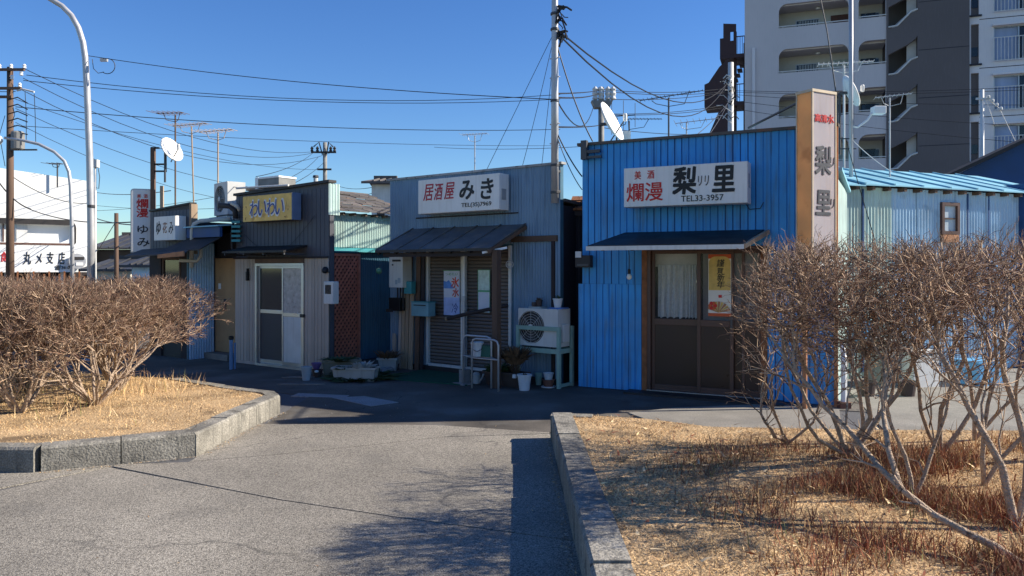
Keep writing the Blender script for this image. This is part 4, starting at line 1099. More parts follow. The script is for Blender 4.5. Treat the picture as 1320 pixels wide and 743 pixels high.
# roof of overlapping boards of tiles
ru0 = RF.u(431); nrow, ncol = 6, 9
zr0 = ze; zr1 = RF.z(470, 251, 1.1)
tw = (RL + .3) / ncol
for r in range(nrow):
    for c in range(ncol):
        y0_ = -.16 + r * 1.3/nrow; y1_ = y0_ + 1.3/nrow + .05
        za_ = zr0 + .0 + (zr1-zr0) * r/nrow + .012; zb_ = zr0 + (zr1-zr0) * (r+1)/nrow
        x0 = -.10 + c*tw + (tw*.5 if r % 2 else 0) * .3; j = rng.uniform(-.008,.010)
        MB().hexa([(x0,y0_,za_+j),(x0+tw-.012,y0_,za_+j),(x0+tw-.012,y1_,zb_),(x0,y1_,zb_)],[(x0,y0_,za_+.022+j),(x0+tw-.012,y0_,za_+.022+j),(x0+tw-.012,y1_,zb_+.02),(x0,y1_,zb_+.02)]).build('roof_tile', M['roof_grey'], t2)
MB().box(-.1, RL+.2, 1.16, 2.1, zr1-.02, zr1+.03).build('ridge', M['roof_grey'], t2)
for i in range(7):
    MB().box(.05+i*.24, .09+i*.24, -.10, .05, ze-.045, ze-.002).build('rafter', M['wood'], t2)
# lattice
lx0, lx1 = RF.u(420, -.10), RF.u(463, -.10); lz1 = RF.z(442, 327, -.1); lz0 = .04
lat = thing('lattice_screen', 'tall reddish brown diagonal garden lattice in the gap beside the grey shop', 'lattice', RF, lx0, -.10, lz0)
w, h = lx1-lx0, lz1-lz0
MB().box(-.02,.025,-.01,.03,-.04,h).box(w-.025,w+.02,-.01,.03,-.04,h).box(.025,w-.025,-.01,.03,h-.04,h).box(.025,w-.025,-.01,.03,-.04,.0).build('lattice_frame', M['lattice_brown'], lat)
MB().box(.0,w,.05,.06,0,h).build('backing', M['black'], lat)
sp = .105
def clip(c, s):      # line z = s*x*1.25 + c clipped to the rectangle
    k = 1.3*s; pts = []
    for x in (.02, w-.02):
        z = k*x + c
        if 0 <= z <= h-.03: pts.append((x, z))
    for z in (0.0, h-.03):
        x = (z-c)/k
        if .02 <= x <= w-.02: pts.append((x, z))
    return pts[:2] if len(pts) >= 2 else None
for s, y_ in ((1, .008), (-1, .02)):
    c = -1.2
    while c < h + 1.2:
        q = clip(c, s)
        if q and math.dist(q[0], q[1]) > .05:
            MB().bar((q[0][0], y_, q[0][1]), (q[1][0], y_, q[1][1]), .009, .034).build('lattice_slat', M['lattice_brown'], lat)
        c += sp
# meter box, lamp on the corner
mbx = thing('meter_box', 'grey electric meter box on the right corner of the plank fronted shop', 'electric meter', W0, W0.u(421, -.1), -.10, W0.z(427, 392, -.1))
w, h = W0.u(433, -.1) - W0.u(421, -.1), W0.z(427, 363, -.1) - W0.z(427, 392, -.1)
MB().box(0, w, -.06, .06, 0, h).build('case', M['ac_grey'], mbx, bevel=.01); MB().box(w*.2, w*.8, -.066, -.06, h*.45, h*.85).build('window', M['glass_dark'], mbx)
sl = thing('spotlight', 'small black spotlight over the meter box at the plank wall corner', 'lamp', W0, W0.u(417, -.1), -.10, W0.z(417, 351, -.1))
MB().lathe([(.02,0),(.045,.03),(.05,.08),(.03,.09)],12).build('lamp_head', M['black'], sl).rotation_euler = (R(-60),0,R(20)); MB().tube([(0,0,.02),(0.02,.05,.0),(.02,.1,-.0)],.008,6).build('arm', M['black'], sl)
hb = thing('wall_lamp', 'slim black wall light on the pale planks left of the glass door', 'lamp', W0, W0.u(320.5,-.02), -.02, W0.z(320.5, 362,-.02))
MB().box(-.02,.02,-.05,0,0,.15).build('case', M['black'], hb, bevel=.01); MB().box(-.008,.008,-.04,0,.15,.2).build('bracket', M['black'], hb)

# ochre sign
sg, w, h = signbox('weathered ochre sign box with outlined blue hiragana on the dark grey front', W0, 313, 376, 251, 285, -.20, .17, M['slate'], M['ochre'])
pm('case_blue', (0.13, 0.19, 0.32), rough=0.5)
MB().box(w+.002, w+.012, .0, .17, .0, h).build('end_panel', M['case_blue'], sg)
for i, ch in enumerate('わいわい'):
    x0 = w*(.16 + i*.175); x1 = x0 + w*.165
    letter(ch, x0-.012, x1+.012, h*.17, h*.83, 0, M['sign_white'], sg, .045, .1); letter(ch, x0, x1, h*.21, h*.79, -.009, M['navy'], sg, .0, .1, thick=.002)
MB().box(w*.3, w*.34, .17, .2, h*.3, h*.6).build('bracket', M['steel_dark'], sg)
for i in range(7):
    a = rng.random()*6.3; x0, z0 = w*(.06 if i < 3 else .9) + rng.uniform(-.03,.03), h*(.15+.25*(i%3)) + rng.uniform(-.02,.02)
    MB().plate([(x0, z0), (x0+.03*math.cos(a), z0+.05*math.sin(a)), (x0+.01, z0-.03)], (), -.002, 0).build('leaf_print', M['rust'], sg)
gl_ = MB(); pts = []
for i in range(40):
    f = i/39; xx = .25 + f*1.75; zz_ = 2.15 - .35*math.sin(f*math.pi*1.0)**1 * (1 if f < .5 else .8) + .3*max(0, f-.6)*2
    pts.append(W0.P(xx, -.02, zz_))
o = MB().tube(pts, .004, 4).build('wall_cable', M['black']); tagit(o, 'thin cable sagging across the dark grey shop front below its ochre sign', 'cable')

# ================================================================== corridor corner with the tan door
t = thing('lean_to', 'blue corrugated lean-to with tan door and teal roof left of the plank shop', 'building', loc=(0,0,0))
p1, p2, p3 = Vector((-4.72,12.83,0)), Vector((-5.28,13.50,0)), Vector((-5.57,13.12,0))
DF = Frame(-5.28, 13.50, .56, -.42)      # tan door wall, faces the viewer
dl = math.hypot(.56,.42)
BF = Frame(-5.57, 13.12, .29, .38)       # blue side wall going back
bl = math.hypot(.29,.38)
def putf(mb, fr, name, m, parent, **k):
    o = mb.build(name, m, parent, **k); o.location = fr.P(0,0,0); o.rotation_euler = (0,0,fr.rz); return o
putf(MB().box(0, dl, .05, .10, 0, 2.2), DF, 'wall', M['dark_wall'], t)
dd = putf(MB().box(.02, dl*.93, .0, .045, .12, 1.76), DF, 'door', M['tan'], t)
o = MB().box(.30,.36,-.012,0,.85,1.05).build('handle', M['steel_dark'], dd); o2 = MB().box(.12,.20,-.004,0,1.22,1.32).build('notice', M['white'], dd)
putf(MB().box(0,.02,-.01,.05,.1,1.8).box(dl*.93,dl,-.01,.05,.1,1.8), DF, 'door_frame', M['dark_wood'], t)
putf(MB().box(-.1, dl, -.2, .1, 0, .11), DF, 'door_step', M['slab'], t)
putf(MB().box(0, bl, .03, .08, 0, 2.1), BF, 'wall', M['teal'], t)
o = putf(MB().corr(0, bl, 0.0, 2.02, 0, .05, .008), BF, 'corrugated_sheet', M['pale_blue'], t)
RB = Frame(-5.57, 13.12, .819, -.574)
# flat blue fascia + teal roof + dark awning
zf0, zf1 = RB.z(272, 306), RB.z(272, 293)
putf(MB().box(.0, .95, -.05, .0, zf0, zf1), RB, 'fascia', M['deep_blue'], t)
putf(MB().hexa([(-.02,-.1,zf1),(.97,-.1,zf1),(.97,1.0,zf1+.10),(-.02,1.0,zf1+.10)],[(-.02,-.1,zf1+.02),(.97,-.1,zf1+.02),(.97,1.0,zf1+.13),(-.02,1.0,zf1+.13)]), RB, 'roof', M['roof_blue'], t)
putf(MB().hexa([(-.25,-.45,RB.z(250,326,-.45)),(.85,-.35,RB.z(290,322,-.35)),(.9,.0,zf0-.02),(.0,.0,zf0-.02)],[(-.25,-.45,RB.z(250,326,-.45)+.02),(.85,-.35,RB.z(290,322,-.35)+.02),(.9,.0,zf0),(.0,.0,zf0)]), RB, 'awning', M['charcoal'], t)
pp = thing('water_pipe', 'blue standpipe with dark cap beside the tan door', 'pipe', loc=gnd(298, 477))
MB().tube([(0,0,0),(0,0,.48)], .028, 10).tube([(.05,.02,0),(.05,.02,.42)],.018,8).build('pipe', M['pipe_blue'], pp); MB().lathe([(.03,.47),(.04,.48),(.04,.52),(.02,.53)],10).build('cap', M['black'], pp)
pp = thing('cream_pipe', 'cream drain pipe bending over the lean-to beside the far left bar', 'pipe', loc=(0,0,0))
MB().tube([at(297,282,12.9), at(258,285,13.0), at(250,289,13.0), at(247.5,297,13.0), at(247,345,13.05)], .035, 8).build('main_pipe', M['pipe_cream'], pp, smooth=True)
MB().tube([at(231,336,12.9), at(254,337,12.95), at(259,331,12.95), at(259,318,12.95)], .028, 8).build('branch_pipe', M['pipe_cream'], pp, smooth=True)

# ================================================================== far left bar
t = thing('shop_building', 'small dark bar with a faded sign box, furthest left in the row', 'building', Y0)
L = 1.26
zt0, zt1 = Y0.z(197, 273), Y0.z(248, 263); zaw = Y0.z(220, 328)
MB().plate([(0,0),(L,0),(L,zt1),(0,zt0)], [[(.42,1.0),(.95,1.0),(.95,1.75),(.42,1.75)]], .0, .08).build('wall', M['charcoal'], t)
for i in range(3): MB().corr(L*i/3, L*(i+1)/3, zaw+.05, min(zt0,zt1)-.01, -.012, .1, .006, 'groove').build('cladding_sheet', M['slate'], t)
MB().hexa([(-.02,-.03,zt0),(L+.02,-.03,zt1),(L+.02,.1,zt1),(-.02,.1,zt0)],[(-.02,-.03,zt0+.03),(L+.02,-.03,zt1+.03),(L+.02,.1,zt1+.03),(-.02,.1,zt0+.03)]).build('roof_cap', M['black'], t)
MB().box(L-.01, L+.05, -.02, .10, zaw, zt1).build('corner_board', M['wood_pale'], t)
wf = MB().plate([(.40,.98),(.97,.98),(.97,1.77),(.40,1.77)], [[(.44,1.02),(.93,1.02),(.93,1.73),(.44,1.73)]], -.02, .02).build('window', M['wood'], t); MB().box(.44,.93,.0,.01,1.02,1.73).build('pane', M['glass_dark'], wf)
MB().box(.0,.38,-.03,0,0,1.85).build('door', M['dark_wood'], t); MB().box(1.0,1.22,-.02,0,0,1.8).build('board', M['dark_wood'], t)
solid(t, 0, .05, .08, 1.5, 0, 2.4, M['charcoal']); solid(t, .05, L, 1.5, 1.55, 0, 2.4, M['charcoal']); MB().box(0, L, .08, 1.55, 2.35, 2.4).build('roof', M['charcoal'], t)
vv = -.7
f0, f1 = Y0.u(160, vv), Y0.u(238, vv); zf = Y0.z(200, 331, vv)
aw = MB().hexa([(f0,vv,zf),(f1,vv,zf+.03),(L+.1,0,zaw+.12),(-.3,0,zaw+.08)],[(f0,vv,zf+.02),(f1,vv,zf+.05),(L+.1,0,zaw+.14),(-.3,0,zaw+.10)]).build('awning', M['roof_grey'], t)
MB().hexa([(f1-.75,vv-.02,zf-.03),(f1,vv-.02,zf),(f1,vv,zf),(f1-.75,vv,zf-.03)],[(f1-.75,vv-.02,zf+.03),(f1,vv-.02,zf+.08),(f1,vv,zf+.08),(f1-.75,vv,zf+.03)]).build('rusty_flashing', M['rust_orange'], aw)
sg, w, h = signbox('small faded white sign box on the furthest left bar', Y0, 198.5, 226, 279, 310, -.22, .2, M['sign_white'], M['sign_white'])
letter('ゆ', w*.12, w*.32, h*.25, h*.8, 0, M['ink'], sg, .01, .2); letter('花', w*.42, w*.62, h*.3, h*.75, 0, M['rust'], sg, 0, .1); letter('み', w*.70, w*.9, h*.25, h*.75, 0, M['ink'], sg, 0, .2)
# ================================================================== things in front of the shops
# AC unit on its mint green stand
def frame_thing(name, label, cat, fr, u, v, z=0, group=None): return thing(name, label, cat, fr, u, v, z, group)
v = -.30
sa, sb = K0.u(665, v), K0.u(721, v)
z_lo0, z_lo1, z_hi0, z_hi1 = K0.z(718, 456, v), K0.z(718, 451, v), K0.z(715, 427, v), K0.z(715, 422, v)
stn = thing('unit_stand', 'pale green steel stand carrying the white air conditioner unit', 'stand', K0, sa, v)
w = sb - sa; dpt = .36
def leg(x, y): return MB().box(x, x+.045, y, y+.045, 0, z_hi1).build('leg', M['mint'], stn)
leg(0,0); leg(w-.045,0); leg(w-.045,dpt-.045); leg(0,dpt-.045)
for za, zb in ((z_lo0-.01, z_lo1), (z_hi0-.005, z_hi1-.002)):
    MB().box(.045, w-.045, .005, .035, za, zb).build('rail', M['mint'], stn)
    if za < z_hi0 - .1:
        MB().box(w-.04, w-.01, .045, dpt-.045, za, zb).build('rail', M['mint'], stn); MB().box(.01, .04, .045, dpt-.045, za, zb).build('rail', M['mint'], stn)
        MB().box(.045, w-.045, dpt-.035, dpt-.005, za, zb).build('rail', M['mint'], stn)
MB().box(w-.04, w-.01, .045, dpt-.045, .02, .06).build('rail', M['mint'], stn)
def ac_unit(label, fr, u, v, z, w, d, h, mt, fan_r=None, rz=0, fx_=.38, side=True):
    a = thing('air_conditioner', label, 'air conditioner', fr, u, v, z, rz=rz) if fr else thing('air_conditioner', label, 'air conditioner', loc=(u, v, z), rz=rz)
    r = fan_r or h*.44; cx, cz = w*fx_, h*.5
    circ = [(cx + r*math.cos(R(i*15)), cz + r*math.sin(R(i*15))) for i in range(24)]
    MB().plate(rrect(0, w, 0, h, (.02,)*4, 3), [circ], 0, .03).box(0, w, .03, d, 0, h).build('case', mt, a)
    MB().lathe([(r*.98, 0), (r*.98, .002)], 24).build('fan_well', M['charcoal'], a, loc=(cx, .029, cz)).rotation_euler = (R(90), 0, 0)
    g_ = MB()
    for k in range(1, 7):
        rr = r * k / 6.3; g_.tube([(cx + rr*math.cos(R(i*20)), -.004, cz + rr*math.sin(R(i*20))) for i in range(19)], .0022, 4, cap=False)
    for i in range(8):
        g_.tube([(cx, -.004, cz), (cx + r*math.cos(R(i*45)), -.004, cz + r*math.sin(R(i*45)))], .0022, 4)
    g_.build('grille', mt, a)
    MB().lathe([(.001, 0), (r*.18, .002), (r*.18, .012), (.001, .016)], 14).build('grille_hub', mt, a, loc=(cx, -.002, cz)).rotation_euler = (R(90), 0, 0)
    for i in range(3):
        b = MB(); aa = R(i*120)
        pts = [(cx + q*math.cos(aa + t_), .012 + t_*.01, cz + q*math.sin(aa + t_)) for q, t_ in ((r*.15,0),(r*.9,.1),(r*.9,.9),(r*.15,.8))]
        b.add(pts + [(x, y+.004, z_) for x, y, z_ in pts], [(0,1,2,3),(7,6,5,4),(0,4,5,1),(1,5,6,2),(2,6,7,3),(3,7,4,0)]).build('fan_blade', M['steel_dark'], a)
    if side:
        MB().box(w, w+.035, d*.25, d*.8, h*.12, h*.6).build('valve_cover', mt, a, bevel=.01)
    MB().box(w*.08, w*.16, .02, d-.02, -.02, 0).box(w*.84, w*.92, .02, d-.02, -.02, 0).build('foot', M['steel_dark'], a)
    return a
ua, ub = K0.u(668, -.26), K0.u(719, -.26)
ac_unit('white air conditioner unit with a round fan on the pale green stand', K0, ua, -.26, z_lo1+.022, ub-ua, .30, K0.z(690, 398, -.26)-z_lo1-.022, M['ac_grey'], fx_=.33)
ztop = K0.z(690, 398, -.26)
def pot(label, loc, r, h, m, rim=True, name='flower_pot', cat='flower pot', plant=None, soil=True):
    t_ = thing(name, label, cat, loc=loc)
    MB().lathe([(r*.70, 0), (r*.97, h*.9), (r*1.06, h*.9), (r*1.06, h), (r*.92, h), (r*.85, h*.86)], 18).build('pot', m, t_, smooth=False)
    if soil: MB().lathe([(r*.01, h*.84), (r*.86, h*.86)], 14).build('soil', M['wall_in'], t_)
    return t_
def tuft(parent, c, r, h, n, m, name='foliage', leaf=.03, seed=1, droop=.3):
    rr = random.Random(seed); mb = MB()
    for i in range(n):
        a = rr.random()*6.283; e = rr.uniform(.2, 1.2); q = rr.random()**.5
        b = Vector((c[0] + r*.4*q*math.cos(a), c[1] + r*.4*q*math.sin(a), c[2]))
        tip = b + Vector((math.cos(a)*r*rr.uniform(.4,1)*q, math.sin(a)*r*rr.uniform(.4,1)*q, h*rr.uniform(.3,1)))
        mid = b.lerp(tip, .5) + Vector((0,0,h*droop*.5))
        s_ = Vector((-math.sin(a), math.cos(a), rr.uniform(-.5,.5))) * leaf * rr.uniform(.3,.6)
        k = len(mb.v); mb.v += [tuple(b), tuple(mid-s_), tuple(tip), tuple(mid+s_)]; mb.f += [(k,k+1,k+2,k+3)]
    o = mb.build(name, m, parent); o['kind'] = 'stuff'; return o
pm('leaf_dark', (0.05, 0.085, 0.035), rough=0.6, var=0.4, scale=12); pm('leaf_dry', (0.16, 0.10, 0.06), rough=0.8, var=0.4, scale=12); pm('leaf_silver', (0.42, 0.42, 0.40), rough=0.8, var=0.2, scale=12)
pm('bucket_white', (0.60, 0.63, 0.66), rough=0.45, var=0.06, streak=.2); pm('bucket_grey', (0.32, 0.38, 0.42), rough=0.5, var=0.1); pm('planter_brown', (0.07, 0.05, 0.045), rough=0.6, var=0.2); pm('terracotta', (0.20, 0.09, 0.06), rough=0.8, var=0.2)
pm('planter_grey', (0.38, 0.39, 0.37), rough=0.6, var=0.12, streak=.3); pm('planter_olive', (0.20, 0.19, 0.14), rough=0.7, var=0.15); pm('purple', (0.16, 0.10, 0.25), rough=0.5); pm('block', (0.24, 0.24, 0.24), rough=0.9, var=.2, scale=12, bump=.4)
# things on top of the unit
l = K0.P(K0.u(693, -.12), -.12, ztop); tr_ = MB().box(-.10,.11,-.07,.07,0,.02).build('tray', M['planter_grey']); tr_.location = l; tr_.rotation_euler = (0,0,K0.rz); tagit(tr_, 'small grey tray under a dark pot on top of the air conditioner', 'tray')
p_ = pot('small dark brown pot with a dead plant on the air conditioner', l+Vector((.02,0,.02)), .05, .09, M['planter_brown']); tuft(p_, (0,0,.08), .05, .05, 24, M['leaf_dry'], leaf=.02, seed=3)
MB().lathe([(.03,0),(.035,.03),(.03,.06),(.02,.06)],10,(-.07,0,0)).build('side_cup', M['planter_brown'], p_)
l = K0.P(K0.u(720, -.12), -.12, ztop); tr_ = MB().box(-.10,.11,-.08,.08,0,.018).build('tray', mat('tray_blue',(0.07,0.16,0.40),.5)); tr_.location = l; tr_.rotation_euler = (0,0,K0.rz); tagit(tr_, 'flat blue tray under a white pot on top of the air conditioner', 'tray')
p_ = pot('white pot with a short plant in the blue tray on the air conditioner', l+Vector((-.01,0,.018)), .065, .12, M['bucket_white']); tuft(p_, (0,0,.11), .05, .06, 20, M['leaf_dark'], leaf=.02, seed=4)
# below / beside the stand
l = gnd(676, 504); p_ = pot('tall white bucket of soil standing before the green stand', l, .092, .215, M['bucket_white'], name='bucket', cat='bucket'); tuft(p_, (0,0,.19), .06, .04, 16, M['leaf_dry'], leaf=.02, seed=5)
l = gnd(707, 500); p_ = pot('stacked brown pot under the green stand holding a white pot', l, .082, .115, M['terracotta']); MB().lathe([(.09,0),(.10,.01),(.10,.02),(.08,.02)],16).build('saucer', M['white_dirty'], p_)
p2_ = pot('small white pot set in the brown pot under the stand', l+Vector((0,0,.100)), .068, .10, M['bucket_white'])
l = gnd(694, 497); pot('narrow grey green cup behind the white bucket under the stand', l, .05, .17, M['mint'], name='flower_pot')
for q, (x_, y_) in enumerate(((729, 493), (733, 487))):
    pass
l = gnd(729, 492); p_ = pot('dark pot in the shade at the right end below the stand', l, .055, .13, M['planter_brown'])
# brown planter with shrub between stand and post
def planter(label, fr, u0, u1, v0, v1, h, m, flare=.03, z=0, hollow=True):
    t_ = thing('planter_box', label, 'planter', fr, u0, v0, z); w_, d_ = u1-u0, v1-v0
    MB().hexa([(flare,flare,0),(w_-flare,flare,0),(w_-flare,d_-flare,0),(flare,d_-flare,0)],[(0,0,h*.88),(w_,0,h*.88),(w_,d_,h*.88),(0,d_,h*.88)]).build('tub', m, t_, bevel=.012)
    MB().box(-.012,w_+.012,-.012,.012,h*.86,h).box(-.012,w_+.012,d_-.012,d_+.012,h*.86,h).box(-.012,.012,.012,d_-.012,h*.86,h).box(w_-.012,w_+.012,.012,d_-.012,h*.86,h).build('rim', m, t_)
    MB().box(.012,w_-.012,.012,d_-.012,h*.86,h*.93).build('soil', M['wall_in'], t_)
    return t_
v = -.62
u0, u1 = K0.u(619, v), K0.u(667, v)
P = planter('dark brown planter with dry bushy plants beside the porch post', K0, u0+.03, u1, v+.03, v+.27, .20, M['planter_brown'])
w = u1-u0
rrr = random.Random(3); mb = MB()
for i in range(46):
    b = Vector((w*.72 + rrr.uniform(-.06,.06), .12, .17)); d = Vector((rrr.uniform(-.5,.5), rrr.uniform(-.4,.4), 1)).normalized(); q = b
    for k in range(4):
        d = (d + Vector((rrr.uniform(-.4,.4), rrr.uniform(-.4,.4), .1))).normalized(); q2 = q + d * .085; mb.tube([q, q2], .0035 - k*.0006, 4, cap=False); q = q2
o = mb.build('stems', M['wood'], P); o['kind'] = 'stuff'
tuft(P, (w*.72,.12,.30), .24, .26, 420, M['leaf_dry'], 'dry_leaves', .035, 8); tuft(P, (w*.28,.12,.17), .22, .12, 160, M['leaf_dark'], 'low_leaves', .04, 9)
MB().lathe([(.001,0),(.03,.005),(.03,.05),(.001,.055)],10,(w*.86,-.015,.14)).build('white_tag', M['white'], P)
# bucket hanging on tubular rack
v = -.80
ra = thing('tube_rack', 'bent metal tube rack holding a white bucket before the shutters', 'rack', K0, K0.u(597, v), v)
w = K0.u(641, v+.1) - K0.u(597, v); hh = K0.z(610, 433, v)
def hoop(y, x0, x1, h, m): 
    return MB().tube([(x0,y,0),(x0,y,h-.07),(x0+.02,y,h-.02),(x0+.07,y,h),(x1-.07,y,h),(x1-.02,y,h-.02),(x1,y,h-.07),(x1,y,.0 if y < .2 else .1)], .013, 8).build('hoop', m, ra, smooth=True)
w *= 1.28
hoop(.0, .0, w*.75, hh, M['galv']); hoop(-.14, w*.42, w*1.10, hh-.02, M['galv'])
MB().tube([(0,0,hh*.60),(w*.42,-.14,hh*.60)],.008,6).tube([(w*.75,0,hh*.60),(w*1.1,-.14,hh*.60)],.008,6).tube([(0,0,hh*.6),(w*.75,0,hh*.6)],.008,6).tube([(w*.42,-.14,hh*.6),(w*1.1,-.14,hh*.6)],.008,6).build('shelf_bar', M['galv'], ra)
bk = pot('white bucket sitting in the tube rack before the shutters', K0.P(K0.u(614, v-.04), v-.02, hh*.61), .085, .19, M['bucket_white'], name='bucket', cat='bucket', soil=False)
MB().tube([(-.085,-.0,.17),(-.06,-.07,.10),(0,-.092,.07),(.06,-.07,.10),(.085,0,.17)],.004,5).build('handle', M['black'], bk)
gb_ = MB().box(-.07,.09,-.07,.07,0,.15).build('green_crate', mat('crate_green',(0.03,0.12,0.09),.6)); gb_.location = K0.P(K0.u(629, v+.05), v+.05, hh*.61); gb_.rotation_euler = (0,0,K0.rz); tagit(gb_, 'small dark green crate next to the white bucket in the tube rack', 'crate')
cb = MB().box(-.05,.05,-.06,.06,.0,.21).prism([(-.13,-.10),(.10,-.14),(.12,.03),(-.05,.08)], 0, .03).build('concrete_block', M['block']); cb.location = K0.P(K0.u(599,-.72), -.72, 0); cb.rotation_euler=(0,0,K0.rz); tagit(cb, 'upright grey concrete block at the foot of the white pipe', 'block')
pm('jug', (0.35,0.37,0.37), rough=.5)
jg = thing('watering_can', 'grey plastic watering jug lying at the end of the brown planter', 'watering can', K0, K0.u(614,-.62), -.62)
MB().lathe([(.03,0),(.06,.02),(.06,.14),(.03,.17)],12).build('can', M['jug'], jg); MB().tube([(.05,0,.04),(.12,-.02,.10),(.15,-.03,.16)],.012,6).build('spout', M['jug'], jg); MB().tube([(-.05,0,.14),(-.11,0,.12),(-.10,0,.05),(-.05,0,.03)],.007,5).build('handle', M['jug'], jg)
# green mat
mt_ = [K0.P(K0.u(545,-.04),-.04), K0.P(K0.u(610,-.04),-.04), gnd(602,498.5), gnd(490,489.5)]
mm = MB().prism([(p[0],p[1]) for p in mt_], .009, .022).build('door_mat', M['mat_green']); tagit(mm, 'large dark green artificial grass mat before the roller shutters', 'mat')
# water heater, boxes left of the shutters
v = -.14
def wallbox(name, label, cat, pxa, pxb, ya, yb, v, d, m, fr=K0, lid=None, bev=.006):
    u0, u1 = fr.u(pxa, v), fr.u(pxb, v); xm_=(pxa+pxb)/2; z1_, z0_ = fr.z(xm_, ya, v), fr.z(xm_, yb, v)
    t_ = thing(name, label, cat, fr, u0, v, z0_); MB().box(0,u1-u0,0,d,0,z1_-z0_).build('case', m, t_, bevel=bev); return t_, u1-u0, z1_-z0_
wh, w, h = wallbox('water_heater', 'white gas water heater on the left corner of the porch shop', 'water heater', 501.5, 519, 329, 371, -.28, .20, M['ac_grey'])
MB().box(w*.25,w*.85,-.006,0,h*.80,h*.86).build('exhaust_slot', M['charcoal'], wh); MB().lathe([(.012,0),(.014,.008),(.001,.01)],10).build('knob', M['charcoal'], wh, loc=(w*.28,0,h*.70)).rotation_euler=(R(90),0,0)
letter('■□▪▪\n▪▪□▪', w*.45, w*.85, h*.10, h*.32, 0, M['bucket_grey'], wh, thick=.001) if False else MB().box(w*.45,w*.62,-.002,0,h*.1,h*.24).box(w*.66,w*.84,-.002,0,h*.14,h*.3).build('notice', M['bucket_grey'], wh)
MB().tube([(w*.3,.08,h),(w*.3,.08,h+.08)],.02,8).tube([(w*.6,.08,h),(w*.75,.05,h+.08),(w+.15,.03,h+.09)],.012,6).build('top_pipe', M['galv'], wh)
MB().tube([(w*.3,.1,0),(w*.3,.1,-.25)],.012,6).tube([(w*.5,.1,0),(w*.5,.1,-.2)],.012,6).tube([(w*.7,.1,0),(w*.7,.1,-.35)],.012,6).build('bottom_pipe', M['charcoal'], wh)
db, w, h = wallbox('junction_box', 'black electric box below the white water heater', 'electric box', 501, 515, 384, 401, -.2, .12, M['black']); MB().box(-.05,w*.4,-.01,.0,-.02,.03).build('shelf', M['charcoal'], db)
tb, w, h = wallbox('small_case', 'small teal box at the left corner boards under the porch', 'box', 520.5, 530, 363, 379, -.2, .10, M['teal_box'])
mbx_, w, h = wallbox('mailbox', 'pale teal letter box beside the left roller shutter', 'mailbox', 530, 552, 390, 408, -.22, .16, M['pale_teal'] if 'pale_teal' in M else mat('pale_teal',(0.16,0.33,0.38),.5))
MB().box(-.005,w+.005,-.01,.17,h,h+.012).build('lid', M['teal_box'], mbx_); MB().box(w*.15,w*.85,-.004,0,h*.75,h*.83).build('slot', M['charcoal'], mbx_)
# green glass float, metal ornament
gf = MB().lathe([(.001,-.05),(.03,-.042),(.05,-.01),(.05,.01),(.03,.042),(.001,.05)],14).build('glass_float', mat('float_green',(0.10,0.30,0.20),.15,var=.3)); gf.location = at(488.5, 349.5, 12.3); gf['label']='round green glass float hanging on the teal wall by the heater'; gf['category']='glass float'
hk = MB().tube([(0,0,.05),(0,.12,.10),(0,.3,.12)],.004,4).build('hook', M['black'], None); hk.parent = gf
orn = thing('ornament', 'silver wire ornament hanging on the right shutter jamb', 'ornament', loc=at(657, 341, 10.55))
MB().tube([(.05*math.cos(R(i*24)),0,.05*math.sin(R(i*24))) for i in range(16)],.007,5,cap=False).tube([(.028*math.cos(R(i*40)),-.02,.028*math.sin(R(i*40))) for i in range(10)],.006,5,cap=False).tube([(0,.0,.05),(0,.08,.09)],.003,4).build('ring', M['galv'], orn)
# planters in front of the lattice
PF = Frame(*gnd(427, 492.5)[:2], .80, -.10)
P = planter('long white planter with silvery leaves below the brown lattice', PF, .0, .62, .02, .24, .20, M['planter_grey'], .025)
tuft(P, (.42,.10,.16), .17, .13, 90, M['leaf_silver'], 'silver_leaves', .05, 11); tuft(P, (.15,.1,.16), .2, .05, 80, M['leaf_dark'], 'low_leaves', .03, 12)
PG = Frame(*gnd(416, 487)[:2], .78, .25)
P = planter('olive grey planter behind the white one below the lattice', PG, .0, .55, .05, .27, .24, M['planter_olive'], .03)
tuft(P, (.25,.1,.2), .25, .08, 120, M['leaf_dark'], 'low_leaves', .04, 13)
l = gnd(395, 491); pot('grey blue bucket at the right foot of the plank wall', l, .075, .20, M['bucket_grey'], name='bucket', cat='bucket')
l = gnd(409, 487); p_ = pot('dark pot with a purple scoop between bucket and planters', l, .08, .12, M['planter_brown']); MB().lathe([(.03,0),(.075,.09),(.08,.09),(.04,0)],12,(-.02,.03,.12)).build('purple_scoop', M['purple'], p_); MB().lathe([(.001,0),(.03,.01),(.03,.03),(.001,.04)],8,(.01,-.08,.08)).build('white_cup', M['white'], p_)
PH = Frame(*gnd(487, 480)[:2], .8, -.1)
P = planter('weathered grey planter at the corner before the teal wall', PH, -.02, .28, .05, .25, .21, M['planter_grey'], .03); tuft(P, (.13,.1,.17), .22, .16, 140, M['leaf_dry'], 'dry_leaves', .035, 14)
for i, (x_, y_, r_, m_, lb) in enumerate(((496, 482, .07, 'block', 'round stone'), (503, 480, .06, 'block', 'flat stone'), (510, 478, .055, 'planter_brown', 'dark pot'), (527, 476, .045, 'bucket_white', 'white cup'))):
    l = gnd(x_, y_)
    if m_ == 'block':
        o = MB().lathe([(r_*.5,0),(r_,r_*.5),(r_*.8,r_*1.1),(r_*.2,r_*1.4)],9).build('stone', M['block']); o.location = l; tagit(o, ['rounded grey stone beside the weathered corner planter','smaller flat stone next to the green mat corner'][i], 'stone')
    else: pot(['','','small dark pot between the stones and the upright boards','tiny white cup at the foot of the pale boards'][i], l, r_, r_*2, M[m_])
g1 = thing('ground_plants', None, 'structure'); 
g1['kind']='stuff'; g1['label']='low green weeds creeping along the wall foot by the planters'; g1['category']='weeds'
